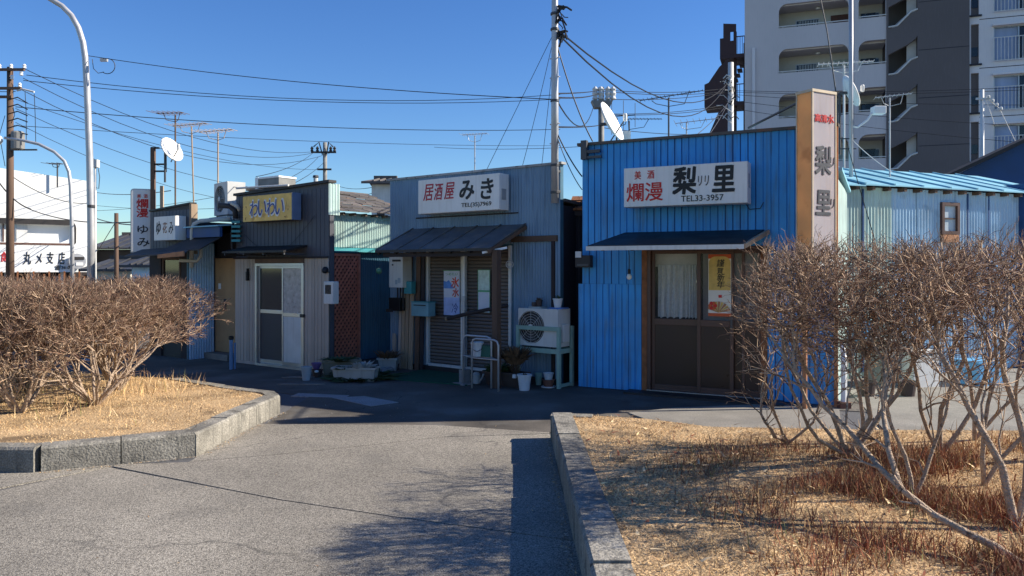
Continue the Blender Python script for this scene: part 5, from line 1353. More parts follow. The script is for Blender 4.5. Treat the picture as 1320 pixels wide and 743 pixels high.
tuft(g1, (*gnd(470,488)[:2],0), .55, .08, 300, M['leaf_dark'], 'low_leaves', .05, 15); tuft(g1, (*gnd(452,491)[:2],0), .35, .07, 200, M['leaf_dark'], 'low_leaves', .05, 16)
for i,(x_,y_,s_) in enumerate(((385,488,.12),(400,497,.10),(375,497,.09))):
    o = MB().prism([(-s_*2,-.02),(s_,-s_*.4),(s_*2,.03),(-s_,s_*.5)],.009,.022).build('concrete_shard', M['slab']); o.location = gnd(x_,y_); tagit(o, ['pale thin slab piece nearest the blue grey bucket','pale slab shard in front of the dark pot','pale slab piece by the tip of the left bed'][i], 'slab')

# ================================================================== pale shed on the right
SF = Frame(4.70, 10.82, .94, .35)
t = thing('shed', 'pale blue and green corrugated shed with a light blue roof behind the right shrubs', 'building', SF)
L = 3.95; ze = 2.76
wx0, wx1, wz0, wz1 = SF.u(1213), SF.u(1232), SF.z(1222, 300), SF.z(1222, 264)
MB().plate([(-.6,0),(L,0),(L,ze),(-.6,ze)], [[(wx0,wz0),(wx1,wz0),(wx1,wz1),(wx0,wz1)]], .02, .1).build('wall', M['deep_blue'], t)
edges = [-.6, SF.u(1112), SF.u(1150), SF.u(1182), wx0, wx1, SF.u(1247), SF.u(1272), L]
cols = ['pale_green', 'pale_green', 'pale_blue', 'pale_blue', 'W', 'pale_blue', 'pale_blue', 'pale_blue']
for i in range(8):
    a, b = edges[i], edges[i+1]
    if cols[i] == 'W':
        MB().corr(a, b, 0, wz0, .006, .06, .009).build('corrugated_sheet', M['pale_blue'], t); MB().corr(a, b, wz1, ze, .006, .06, .009).build('corrugated_sheet', M['pale_blue'], t)
    else: MB().corr(a, b-.004, 0.0 + .02*(i%2), ze, .006 - .006*(i%2), .06, .009).build('corrugated_sheet', M[cols[i]], t)
wf = MB().plate([(wx0-.03,wz0-.03),(wx1+.03,wz0-.03),(wx1+.03,wz1+.03),(wx0-.03,wz1+.03)], [[(wx0+.02,wz0+.02),(wx1-.02,wz0+.02),(wx1-.02,wz1-.02),(wx0+.02,wz1-.02)]], -.05, .03).build('window', M['frame_brown'], t)
wm = (wz0+wz1)/2
MB().box(wx0+.02,wx1-.02,-.01,.0,wz0+.02,wz1-.02).build('pane', M['frostpane'] if 'frostpane' in M else mat('frostpane',(0.45,0.52,0.58),.25), wf)
MB().box(wx0+.02,wx1-.02,-.03,-.012,wm-.01,wm+.01).build('glazing_bar', M['frame_brown'], wf)
MB().box(wx0-.02,wx1+.01,-.05,.0,wz0-.15,wz0-.035).build('plank_patch', M['rust_orange'], t)
for xx in (SF.u(1247), SF.u(1274), SF.u(1112)): MB().box(xx-.012,xx+.012,-.012,-.003,.1,ze-.03).build('joint_strip', M['deep_blue'], t)
MB().box(L-.4,L,-.12,.1,0,ze).build('wall', M['deep_blue'], t)
for i in range(10):
    x0 = -.80 + i*.55; x1 = x0 + .56
    dz = rng.uniform(-.012,.012)
    MB().hexa([(x0,-.13,ze+.0+dz),(x1,-.13,ze+.0+dz),(x1,1.6,ze+.50),(x0,1.6,ze+.50)],[(x0,-.13,ze+.018+dz),(x1,-.13,ze+.018+dz),(x1,1.6,ze+.52),(x0,1.6,ze+.52)]).build('roof_sheet', M['roof_blue'], t)
    MB().bar((x0,-.13,ze+.03+dz),(x0,1.6,ze+.535),.03,.02).build('roof_seam', M['roof_blue'], t)
for i in range(14): MB().box(-.15+i*.3,-.10+i*.3,-.11,.02,ze-.05,ze-.002).build('rafter', M['wood'], t)
solid(t, -.6, -.55, .1, 1.6, 0, ze+.2, M['deep_blue']); solid(t, L-.05, L, .1, 1.6, 0, ze+.2, M['deep_blue']); solid(t, -.6, L, 1.6, 1.65, 0, ze+.48, M['deep_blue'])
# odds and ends before the shed, behind the shrubs
o = thing('downpipe', 'white bent downpipe standing on a brick at the shed corner', 'pipe', loc=gnd(1088, 527)); MB().tube([(0,0,.08),(0,0,.55),(.02,.05,.62),(.02,.1,.75)],.035,8).build('pipe', M['white'], o); MB().box(-.06,.06,-.05,.05,0,.08).build('brick', M['terracotta'], o)
def crate(label, px_, py_, Yd, w, d, h, m, cat='box', name='storage_box', rz=.3):
    o = thing(name, label, cat, loc=gnd(px_, py_), rz=rz); MB().box(0,w,0,d,0,h*.92).build('body', m, o, bevel=.01); MB().box(-.01,w+.01,-.01,d+.01,h*.92,h).build('lid', m, o); return o
pm('grey_cover', (0.22,0.22,0.21), rough=.8, var=.25); pm('sky_plastic', (0.12,0.35,0.60), rough=.5)
crate('grey covered box stack against the pale shed, behind the shrubs', 1145, 500, 0, .55, .4, .62, M['grey_cover'])
crate('white cooler box beside the grey box, behind the shrubs', 1178, 502, 0, .42, .35, .50, M['white_dirty'])
crate('light blue plastic tub low before the shed at the far right', 1262, 500, 0, .5, .4, .34, M['sky_plastic'])
for i, (x_, y_) in enumerate(((1118, 512), (1170, 512))):
    p_ = pot(['black pot before the grey covered box','black pot in front of the white cooler box'][i], gnd(x_, y_), .11, .20, M['planter_brown'])
bs = thing('cloth_bag', 'bright blue and white plastic bag hung on the shed wall behind the shrubs', 'bag', SF, SF.u(1112,-.08), -.08, SF.z(1112,440,-.08)); MB().hexa([(0,-.05,0),(.18,-.05,0),(.2,.05,0),(0,.05,0)],[(.02,-.02,.28),(.15,-.03,.26),(.15,.03,.26),(.02,.03,.28)]).build('bag', M['sky_plastic'], bs); MB().box(.18,.27,-.04,.02,.0,.14).build('white_tag', M['white'], bs)
# dark blue gable to the right
GB = Frame(9.7, 16.0, .97, -.1)
t = thing('gabled_house', 'dark blue gabled building rising behind the pale shed at the right edge', 'house', GB)
u0, u1 = 0, 4.5
z_a, z_b = GB.z(1240, 222), GB.z(1320, 192)
MB().plate([(-.2,0),(4.5,0),(4.5,z_b+.9),(2.6,z_b+.9),(-.2,z_a)], (), 0, .2).build('wall', M['deep_blue'], t)
MB().bar((-.6,-.1,z_a-.10),(2.7,-.1,z_b+1.0-.0),.5,.07).build('roof', M['charcoal'], t)
# ================================================================== apartment block
AP = Frame(14.08, 46.0, .943, -.333)
t = thing('apartment_block', 'tall grey apartment block with rounded balcony openings and dark stair tower', 'apartment building', AP)
pm('apt_grey', (0.60, 0.56, 0.56), rough=0.85, var=0.06, scale=.3, streak=.12, streak_col=(0.2,0.2,0.22)); pm('apt_light', (0.74, 0.71, 0.71), rough=0.85, var=0.05, scale=.3, streak=.15, streak_col=(0.3,0.3,0.32)); pm('apt_dark', (0.14, 0.122, 0.12), rough=0.85, streak=.25, streak_col=(0.2,0.19,0.2), var=0.12, scale=.3)
pm('apt_cream', (0.52, 0.50, 0.46), rough=0.85, var=0.05); pm('apt_door', (0.10, 0.04, 0.03), rough=.6); pm('apt_door_pale', (0.38, 0.42, 0.40), rough=.6); pm('apt_curtain', (0.30, 0.38, 0.55), rough=.8, var=.2, scale=2, zstretch=.1)
pm('joint', (0.04, 0.04, 0.05), rough=.8)
A = lambda p, v=0: AP.u(p, v)
x0, x1, x2, x2b, x3, x4, x5, x6 = 0, A(1004), A(1094), A(1101), A(1142), A(1183), A(1248.5), A(1262.5)
xe = A(1420)
SH = 59.0 * AP.P(A(1050), 0).y / FOC      # storey height
def zz(y, p=1050): return AP.z(p, y, 0)
zr = zz(95, 1004) + .0      # top of parapet rail in slot 2
nf = 9
rail0 = zr - 4*SH
top = rail0 + 7*SH + 1.0
# left wing front wall with rounded openings
holes = []
op = 31.0/59*SH
for k in range(8):
    zb_ = rail0 + k*SH; holes.append(rrect(x1, x2, zb_, zb_+op, (0,0,.45,.45), 5))
MB().plate([(0,0),(x2b,0),(x2b,top),(0,top)], holes, 0, .2).build('wall', M['apt_grey'], t)
# second bay, lower lintels, notch with rounded corner left
holes = []
for k in range(8):
    zb_ = rail0 + k*SH + .05; holes.append(rrect(x2b+.22, x3-.02, zb_, zb_+op*.98, (0,0,0,.5), 5))
MB().plate([(x2b,0),(x3,0),(x3,top),(x2b,top)], holes, -.18, .10).build('wall', M['apt_grey'], t)
# stair tower
holes = []
for k in range(8):
    zb_ = rail0 + k*SH - .55
    holes.append([(x3+.1, zb_-.15), (x3+.55, zb_-.1), (x3+1.25, zb_+.62), (x4-.05, zb_+.72), (x4-.05, zb_+2.0), (x3+1.5, zb_+1.85), (x3+1.1, zb_+1.55), (x3+.1, zb_+1.05)])
MB().plate([(x3,0),(x5,0),(x5,top+1),(x3,top+1)], holes, -.25, .10).build('stair_tower', M['apt_dark'], t)
for k in range(8):
    zb_ = rail0 + k*SH - .55
    MB().tube([(x3+.1,-.28,zb_-.08),(x3+.55,-.28,zb_-.03),(x3+1.25,-.28,zb_+.69),(x4-.05,-.28,zb_+.79)],.05,6).build('handrail', M['white_dirty'], t)
    MB().box(x4-.55,x4-.06,.10,.14,zb_+.5,zb_+2.1).build('stair_panel', M['apt_cream'], t)
    MB().hexa([(x3+.2,.3,zb_-.3),(x4-.1,.3,zb_+.9),(x4-.1,1.6,zb_+.9),(x3+.2,1.6,zb_-.3)],[(x3+.2,.3,zb_-.1),(x4-.1,.3,zb_+1.1),(x4-.1,1.6,zb_+1.1),(x3+.2,1.6,zb_-.1)]).build('stair_flight', M['apt_grey'], t)
    MB().box(x4,x5,-.256,-.25,zb_+1.15,zb_+1.19).build('joint_line', M['joint'], t)
# right part
holes = []
for k in range(8):
    zb_ = rail0 + k*SH
    holes.append([(A(1281), zb_-.25), (xe-.3, zb_-.25), (xe-.3, zb_+1.6), (A(1281), zb_+1.6)])
    holes.append([(x5+.12, zb_-.35), (x6-.02, zb_-.35), (x6-.02, zb_+1.85), (x5+.12, zb_+1.85)])
MB().plate([(x5,0),(xe,0),(xe,top),(x5,top)], holes, .0, .2).build('wall', M['apt_light'], t)
for k in range(2, 8):
    zb_ = rail0 + k*SH; wx = A(1281)
    MB().box(x5+.12,x6-.02,.18,.22,zb_-.35,zb_+1.85).build('recess', M['apt_dark'], t); MB().box(x5+.14,x6-.04,.14,.18,zb_+.1,zb_+.6).build('pane', M['glass_dark'], t)
    MB().box(x5+.02,x6+.1,-.12,.0,zb_-.43,zb_-.35).build('sill', M['joint'], t)
    MB().box(wx-.1,xe-.2,-.25,.0,zb_+1.62,zb_+1.72).build('window_hood', M['apt_light'], t)
    wf = MB().box(wx,wx+.06,.05,.12,zb_-.25,zb_+1.6).box(wx,xe-.3,.05,.12,zb_+1.54,zb_+1.6).box(wx,xe-.3,.05,.12,zb_-.25,zb_-.19).box(wx+1.15,wx+1.22,.05,.12,zb_-.19,zb_+1.54).box(wx+2.4,wx+2.46,.05,.12,zb_-.19,zb_+1.54).build('window', M['alu'], t)
    MB().box(wx+.06,wx+1.15,.14,.15,zb_-.19,zb_+1.54).build('pane', M['apt_curtain'], wf); MB().box(wx+1.22,xe-.3,.14,.15,zb_-.19,zb_+1.54).build('pane', M['glass_dark'], wf)
    gr_ = MB().box(wx-.05,xe-.2,-.16,-.12,zb_+.95,zb_+.99).box(wx-.05,xe-.2,-.16,-.12,zb_-.3,zb_-.26)
    n_ = int((xe-.2-wx)/.17)
    for i in range(n_): gr_.box(wx-.04+i*.17,wx-.01+i*.17,-.155,-.125,zb_-.26,zb_+.95)
    gr_.build('window_guard', M['white_dirty'], t)
    MB().box(x6,xe,-.006,0,zb_-.62,zb_-.58).build('joint_line', M['joint'], t)
# galleries: floors, back wall, doors and windows
for k in range(1, 8):
    zb_ = rail0 + k*SH
    MB().box(x1-.4,x3,.2,1.75,zb_-1.35,zb_-1.15).build('gallery_floor', M['apt_grey'], t)
    MB().box(x1-.4,x3,1.6,1.7,zb_-1.15,zb_+SH-1.35).build('gallery_wall', M['apt_cream'], t)
    MB().box(x1-.02,x2b-.05,-.03,.02,zb_+.06,zb_+.11).build('handrail', M['white_dirty'], t)
    MB().box(x2b+.22,x3,-.24,-.19,zb_+.10,zb_+.15).build('handrail', M['white_dirty'], t)
    for i in range(5): MB().box(x1+.2+i*.9,x1+.24+i*.9,-.02,.01,zb_,zb_+.06).build('rail_post', M['white_dirty'], t)
    ga_ = MB()
    for i in range(14): ga_.box(x1+.45+i*.09+.7,x1+.48+i*.09+.7,1.52,1.55,zb_-.1,zb_+.75)
    w1 = MB().box(x1+.95,x1+2.35,1.56,1.6,zb_-.1,zb_+.85).build('window', M['galv'], t); MB().box(x1+1.02,x1+2.28,1.54,1.56,zb_-.02,zb_+.78).build('pane', M['glass_dark'], w1); ga_.build('window_guard', M['white_dirty'], w1)
    MB().box(x1+2.95,x1+3.95,1.55,1.6,zb_-1.15,zb_+.92).build('door', M['apt_door'] if k % 2 else M['apt_door_pale'], t)
    MB().box(x1+4.25,x1+4.5,1.5,1.6,zb_+.4,zb_+.7).build('gas_meter', M['ac_grey'], t)
    w2 = MB().box(x1+4.6,x1+5.4,1.56,1.6,zb_+.3,zb_+.85).build('window', M['charcoal'], t); MB().box(x1+4.65,x1+5.35,1.54,1.56,zb_+.35,zb_+.8).build('pane', M['glass_dark'], w2)
    w3 = MB().box(x3-.95,x3-.15,1.56,1.6,zb_-.1,zb_+.85).build('window', M['galv'], t); MB().box(x3-.9,x3-.2,1.54,1.56,zb_-.05,zb_+.8).build('pane', M['glass_dark'], w3)
    MB().lathe([(.1,0),(.14,.05),(.05,.12)],8,(x1+2.2,.9,zb_+SH-1.5)).build('ceiling_lamp', M['white'], t)
MB().box(x1-.4,x3,1.7,9,0,top-.2).build('core', M['apt_grey'], t)
MB().box(0,.2,.2,9,0,top).build('end_wall', M['apt_light'], t)
MB().box(x3,x5,1.7,9,0,top+1).build('core', M['apt_dark'], t); MB().box(x5,xe,.3,9,0,top-.2).build('core', M['apt_grey'], t)
MB().box(-.1,xe,-.3,9,top,top+.3).build('roof', M['apt_grey'], t)
MB().tube([(.52,-.1,0),(.52,-.1,zz(63,968))],.09,8).build('downpipe', M['apt_light'], t)
# external steel stairs at its left end
EX = Frame(11.6, 47.2, .943, -.333)
t = thing('fire_escape', 'dark brown external escape stairs at the left end of the apartment block', 'fire escape', EX)
pm('escape', (0.055, 0.028, 0.028), rough=.6)
a = lambda p: EX.u(p)
Hz = lambda y: EX.z(930, y)
MB().box(a(945),a(949),.4,.7,0,Hz(40)).build('column', M['escape'], t); MB().box(a(928.5),a(931),1.4,1.6,0,Hz(50)).build('column', M['escape'], t); MB().box(a(957),a(959),1.4,1.6,0,Hz(50)).build('column', M['escape'], t)
for (yt, yb, xa, xb) in ((33, 76, 928, 949), (86, 137, 908, 940), (142, 205, 908, 940), (210, 260, 908, 940)):
    u0, u1 = a(xa), a(xb); z1, z0 = Hz(yt), Hz(yb)
    MB().box(u0,a(960),.0,2.0,z0,z0+.22).build('landing', M['escape'], t)
    if yt == 33:
        MB().plate([(u0,z0+.2),(u1,z0+.2),(u1,z1),(u0+.2,z1+.1),(u0+.2,z1-.8),(u0,z1-.8)], [[(u0+.62,z1-1.0),(u0+.85,z1-1.0),(u0+.85,z1-.45),(u0+.62,z1-.45)]], 0, .08).build('guard_panel', M['escape'], t)
    else:
        MB().plate([(u0,z0+.2),(u1,z0+.2),(u1,z1+.5),(u0+.9,z1),(u0+.25,z0+1.5),(u0,z0+1.4)], (), 0, .08).build('guard_panel', M['escape'], t)
    rl = MB().box(u1,a(960),.0,.05,z0+1.25,z0+1.30)
    for i in range(5): rl.box(u1+.08+i*.13,u1+.11+i*.13,.0,.04,z0+.2,z0+1.25)
    rl.build('railing', M['escape'], t)
    for i in range(8):
        MB().box(u0+.2+i*.13,u0+.5+i*.13,.6,1.5,z0-2.4+i*.3,z0-2.34+i*.3).build('step', M['escape'], t)

# ================================================================== white hall on the left
WF = Frame(-20.2, 30.0, .80, .60)
t = thing('white_hall', 'long white two storey hall with a window band and black kanji', 'building', WF)
pm('hall_white', (0.80, 0.80, 0.78), rough=.7, var=.03, scale=.5, streak=.08, streak_col=(0.5,0.5,0.48))
L = WF.u(122); U0 = -4.0
zt = lambda x: WF.z(60, 224.5) + (.12 - .10*x)
z_s0, z_s1 = WF.z(60, 351), WF.z(60, 317)
w0_, w1_ = WF.z(60, 313), WF.z(60, 290)
xw1 = WF.u(92)
MB().plate([(U0,z_s1-.1),(L,z_s1-.1),(L,zt(L)),(U0,zt(U0))], [[(U0+.3,w0_),(xw1-.4,w0_),(xw1-.1,w0_+.15),(xw1,w0_+.45),(xw1,w1_),(U0+.3,w1_)]], 0, .2).build('wall', M['hall_white'], t)
MB().box(U0,L,-.35,-.02,z_s0,z_s1).build('fascia_board', M['hall_white'], t)
MB().box(U0,WF.u(93,-.05),-.10,-.01,w1_,w1_+.22).build('window_hood', M['charcoal'], t); MB().box(U0,xw1,-.04,0,w0_-.10,w0_-.02).build('sill', M['frame_brown'], t)
MB().plate(rrect(WF.u(92.5),WF.u(98),w0_-.1,w1_+.2,(0,.15,.3,0)),(),-.06,-.005).build('round_cheek', M['charcoal'], t)
for i in range(11):
    xx = U0+.3 + i*.42
    if xx+.42 > xw1: break
    f = MB().box(xx,xx+.05,.05,.12,w0_,w1_).build('window_frame', M['frame_brown'] if i%2 else M['alu'], t); MB().box(xx+.05,xx+.42,.09,.10,w0_,w1_).build('pane', M['white_dirty'], f)
MB().box(U0,L,.2,8,2.4,zt(L)-.2).build('core', M['hall_white'], t); MB().box(U0,L-.2,.4,.5,0,z_s0+.1).build('ground_floor_wall', M['dark_wood'], t)
for i, xx in enumerate((WF.u(8), WF.u(22), WF.u(42), WF.u(67), WF.u(80), WF.u(120))):
    MB().box(xx-.06,xx+.06,.0,.3,0,z_s0).build('pillar', M['wood' if i%2 else 'white_dirty'], t)
MB().box(WF.u(43),WF.u(66),.3,.39,0,1.2).build('door', M['wood_pale'], t); MB().box(WF.u(68),WF.u(79),.3,.38,0,1.25).build('panel', M['white'], t)
def hl(ch, a_, b_, y0_, y1_, m_): letter(ch, WF.u(a_,-.35), WF.u(b_,-.35), WF.z(60,y1_,-.35), WF.z(60,y0_,-.35), -.35, M[m_], t, .008, .12, thick=.02)
hl('食', 1, 9.5, 325, 338, 'red')
hl('丸', 30, 40, 325, 341, 'ink'); hl('メ', 46, 54, 327, 340, 'ink'); hl('支', 60, 69, 325, 340, 'ink'); hl('店', 75, 84, 325, 341, 'ink'); hl('☎36-0', 71, 90, 342, 348, 'charcoal')
rs_ = thing('round_sign', 'round grey sign with a dark bar, on the corner of the white hall', 'sign', WF, WF.u(99.5,-.5), -.5, WF.z(99.5,337,-.5))
MB().lathe([(.001,0),(.31,.0),(.32,.04),(.31,.08),(.001,.08)],24).build('disc', M['galv'], rs_).rotation_euler=(R(90),0,0); MB().box(-.24,.24,-.10,-.085,.06,.18).build('bar', M['charcoal'], rs_); MB().box(-.05,.2,-.10,-.085,-.18,-.05).build('white_patch', M['white'], rs_); MB().box(-.03,.03,0,.2,-.03,.03).build('bracket', M['charcoal'], rs_)
# low fence between
fn = thing('fence', 'row of dark red posts in front of the white hall ground floor', 'fence', WF, U0, -2.0)
for i in range(46): MB().box(i*.17,i*.17+.06,0,.04,0,1.25+.1*(i%3)).build('picket', M['rust'], fn)
MB().box(0,7.8,.04,.08,.4,.46).box(0,7.8,.04,.08,1.0,1.06).build('rail', M['rust'], fn)
# dark tiled houses beyond
def house(label, x0, x1, Y, yridge, yeave, ybase, wall, roof, depth=4, over=.3, cat='house'):
    A_ = at(x0, yeave, Y); B_ = at(x1, yeave, Y); rz_ = at(0, yridge, Y + depth*.5).z
    t_ = thing('tiled_house', label, cat, loc=(A_.x, Y, 0)); w_ = B_.x - A_.x; he = A_.z
    MB().box(0,w_,0,depth,0,he).build('wall', wall, t_)
    r = MB(); n_ = max(3, int(w_/.4))
    r.hexa([(-over,-over,he),(w_+over,-over,he),(w_+over,depth/2,rz_-.05),(-over,depth/2,rz_-.05)],[(-over,-over,he+.08),(w_+over,-over,he+.08),(w_+over*.3,depth/2,rz_+.05),(-over*.3,depth/2,rz_+.05)])
    r.hexa([(-over,depth/2,rz_-.05),(w_+over,depth/2,rz_-.05),(w_+over,depth+over,he),(-over,depth+over,he)],[(-over*.3,depth/2,rz_+.05),(w_+over*.3,depth/2,rz_+.05),(w_+over,depth+over,he+.08),(-over,depth+over,he+.08)])
    r.build('roof', roof, t_)
    for i in range(n_): 
        xx = (i+.5)*w_/n_; MB().bar((xx,-over,he+.10),(xx,depth/2,rz_+.07),.05,.05).build('tile_roll', roof, t_)
    MB().box(-over*.3,w_+over*.3,depth/2-.1,depth/2+.1,rz_+.02,rz_+.16).build('ridge', roof, t_)
    MB().plate([(0,he),(w_,he),(w_,he+.01)],(),-.01,0)
    wd_ = MB().box(w_*.3,w_*.7,-.03,0,he*.35,he*.8).build('window', M['charcoal'], t_); MB().box(w_*.33,w_*.67,-.04,-.03,he*.4,he*.76).build('pane', M['glass_dark'], wd_)
    return t_
pm('tile_dark', (0.05,0.052,0.058), rough=.5, var=.2, scale=3)
house('dark tiled house with charcoal walls between the white hall and the pillar sign', 124, 192, 34, 304, 322, 360, M['charcoal'], M['tile_dark'], 5)
house('low cream walled house with a dark tiled roof, below the dark house', 118, 168, 27, 335, 350, 372, M['pipe_cream'], M['tile_dark'], 3)
house('small pale blue walled house with dark roof beside the pillar sign foot', 170, 193, 24, 332, 345, 372, M['pale_blue'], M['tile_dark'], 2.5)
house('rusty white rooftop hut between the two blue shop roofs', 479, 503, 26, 233, 238, 300, M['white_dirty'], M['roof_grey'], 2)

# ================================================================== pillar sign of the far left bar
l = at(168, 322, 14.5)
PS = Frame(l.x, 14.5, .95, .30)
ps = thing('pillar_sign', 'white rounded pillar sign with red and black writing above the far left bar', 'sign', PS)
w = .385; z1, z0 = at(0,243,14.5).z, at(0,326,14.5).z; h = z1-z0
MB().plate(rrect(0,w,z0,z1,(0,0,.06,.06),4),(),.02,.16).build('sign_case', M['galv'], ps); MB().plate(rrect(.02,w-.02,z0+.02,z1-.02,(0,0,.05,.05),4),(),.005,.02).build('sign_face', M['sign_white'], ps)
def pl(ch, a_, b_, c_, d_, m_, bold=.01): letter(ch, w*a_, w*b_, z0+h*c_, z0+h*d_, .005, M[m_], ps, bold)
pl('美', .30,.48,.855,.915,'red'); pl('酒',.60,.78,.855,.915,'red'); pl('爛',.28,.80,.70,.84,'red',.02); pl('漫',.28,.80,.555,.69,'red',.02); pl('ゆ',.32,.80,.30,.43,'ink'); pl('み',.32,.86,.10,.23,'ink')
MB().box(.1,.14,.16,.9,z1-.5,z1-.46).box(.1,.14,.16,.9,z0+.1,z0+.14).build('bracket', M['steel_dark'], ps)
# ================================================================== poles and lamps
def pole(name, label, cat, px_, ybot, Yd, ytop, r0, r1, m, n=12, group=None):
    l = at(px_, 345, Yd); t_ = thing(name, label, cat, loc=(l.x, Yd, 0), group=group); zt_ = at(0, ytop, Yd).z
    MB().tube([(0,0,0),(0,0,zt_*.5),(0,0,zt_)], r0, n, r2=r1).build('pole', m, t_, smooth=True); return t_, zt_
# big street lamp
Yd = 13.0; l = at(117.5, 345, Yd)
sl = thing('street_lamp', 'tall silver street lamp pole curving left out of the top of the photo', 'street lamp', loc=(l.x, Yd, 0))
pts = [(0,0,0),(0,0,2.2)] + [tuple(at(x_, y_, Yd) - Vector((l.x, Yd, 0))) for x_, y_ in ((115.5,200),(112,110),(110,76),(107,55),(101,36),(92,20),(80,8),(65,-1),(45,-12),(20,-20),(-10,-24))]
MB().tube(pts, [.066,.060,.055,.052,.050,.048,.047,.046,.044,.042,.04,.038,.036], 14).build('pole', M['galv'], sl, smooth=True)
MB().hexa([(pts[-1][0]-.7,-.12,pts[-1][2]-.06),(pts[-1][0]+.05,-.12,pts[-1][2]-.06),(pts[-1][0]+.05,.12,pts[-1][2]-.06),(pts[-1][0]-.7,.12,pts[-1][2]-.06)],[(pts[-1][0]-.6,-.07,pts[-1][2]+.08),(pts[-1][0],-.07,pts[-1][2]+.08),(pts[-1][0],.07,pts[-1][2]+.08),(pts[-1][0]-.6,.07,pts[-1][2]+.08)]).build('lamp_head', M['galv'], sl)
MB().lathe([(.14,0),(.14,.03),(.08,.05)],12).build('base_plate', M['galv'], sl); MB().lathe([(.062,2.62),(.064,2.63),(.064,2.66),(.062,2.67)],12).build('band', M['steel_dark'], sl)
# small street lamp
Yd = 20.0; l = at(93.5, 345, Yd)
sl = thing('street_lamp', 'thin pale street lamp arching left before the white hall', 'street lamp', loc=(l.x, Yd, 0))
pts = [(0,0,0)] + [tuple(at(x_, y_, Yd) - Vector((l.x, Yd, 0))) for x_, y_ in ((93,300),(91,240),(89,222),(83,208),(70,196),(50,186),(28,181),(6,178))]
MB().tube(pts, .05, 10, r2=.035).build('pole', M['galv'], sl, smooth=True)
e = pts[-1]; MB().lathe([(.02,0),(.12,.08),(.13,.16),(.02,.20)],12).build('lamp_head', M['ac_grey'], sl, loc=(e[0]-.05, 0, e[2]-.08)).rotation_euler = (0, R(-80), 0)
# wooden utility pole with crossarms and transformer
Yd = 25.0
up, zt_ = pole('utility_pole', 'brown wooden utility pole with crossarms and a grey transformer at the left', 'utility pole', 13, 0, Yd, 87, .13, .09, M['wood'])
def uz_(y): return at(0, y, Yd).z
for (xa, xb, y_) in ((-10, 34, 91), (-8, 30, 115), (-8, 18, 126)):
    MB().box((xa-13)*Yd/FOC,(xb-13)*Yd/FOC,-.14,-.06,uz_(y_)-.04,uz_(y_)+.04).build('crossarm', M['wood'], up)
for (x_, y_) in ((34,91),(17,91),(2,91),(30,100),(18,105),(28,115)):
    MB().lathe([(.02,0),(.06,.02),(.04,.07),(.06,.10),(.03,.15)],8,((x_-13)*Yd/FOC,-.1,uz_(y_)+.03)).build('insulator', M['white'], up)
MB().lathe([(.17,0),(.20,.03),(.20,.55),(.16,.60)],16,((26-13)*Yd/FOC,-.12,uz_(194))).build('transformer', M['grey_cover'], up)
MB().box(.05,.95,-.12,-.08,uz_(193)-.05,uz_(193)).build('bracket', M['steel_dark'], up)
MB().tube([(.3,-.1,uz_(118)),(.55,-.2,uz_(117)),(.95,-.25,uz_(121))],.03,6).build('service_lamp', M['white_dirty'], up)
for i in range(6): MB().tube([(.0,-.1,uz_(130+i*9)),(.35,-.16,uz_(127+i*9)),(.7,-.2,uz_(135+i*8))],.02,5).build('insulator_string', M['charcoal'], up)
dr = MB().tube([(.62,-.2,uz_(121)),(.66,-.2,uz_(150)),(.66,-.2,uz_(185))],.012,4).tube([(.92,-.2,uz_(123)),(.95,-.2,uz_(150)),(.97,-.2,uz_(188))],.012,4).tube([(-.1,-.1,uz_(150)),(-.25,-.15,uz_(175)),(-.1,-.1,uz_(215))],.012,4).tube([(.1,-.1,uz_(160)),(.25,-.15,uz_(150)),(.2,-.15,uz_(140))],.012,4); dr.build('drop_wire', M['black'], up)
# thin post, short wooden post
p_, _ = pole('timber_post', 'short weathered timber post before the dark tiled house', 'post', 150, 0, 18, 275, .055, .045, M['wood'])
p_, z_ = pole('thin_mast', 'thin white mast with a small box rising behind the big lamp pole', 'mast', 123, 0, 16, 216, .025, .02, M['white_dirty']); MB().box(-.06,.06,-.06,.06,z_,z_+.16).build('box', M['white_dirty'], p_); MB().tube([(.05,0,z_+.02),(.09,0,z_-.2),(.07,0,z_-.45),(.0,0,z_-.42)],.008,4).build('cable', M['black'], p_)
# distant pole
Yd = 45.0
dp_, z_ = pole('utility_pole', 'small distant concrete utility pole with crossarm above the dark grey shop', 'utility pole', 419, 0, Yd, 184, .15, .12, M['grey_cover'])
for (xa, xb, y_) in ((402, 434, 197), (410, 428, 219)): MB().box((xa-419)*Yd/FOC,(xb-419)*Yd/FOC,-.2,-.1,at(0,y_,Yd).z-.05,at(0,y_,Yd).z+.05).build('crossarm', M['charcoal'], dp_)
for x_ in (403,410,427,432): MB().lathe([(.03,0),(.10,.03),(.06,.12),(.10,.18),(.03,.3)],8,((x_-419)*Yd/FOC,-.15,at(0,196,Yd).z)).build('insulator', M['charcoal'], dp_)
for x_ in (405,430): MB().tube([((x_-419)*Yd/FOC,-.15,at(0,190,Yd).z),((x_-419)*Yd/FOC*.5,-.15,at(0,184,Yd).z),((x_-419)*Yd/FOC*.2,-.1,at(0,200,Yd).z)],.04,4).build('jumper', M['charcoal'], dp_)
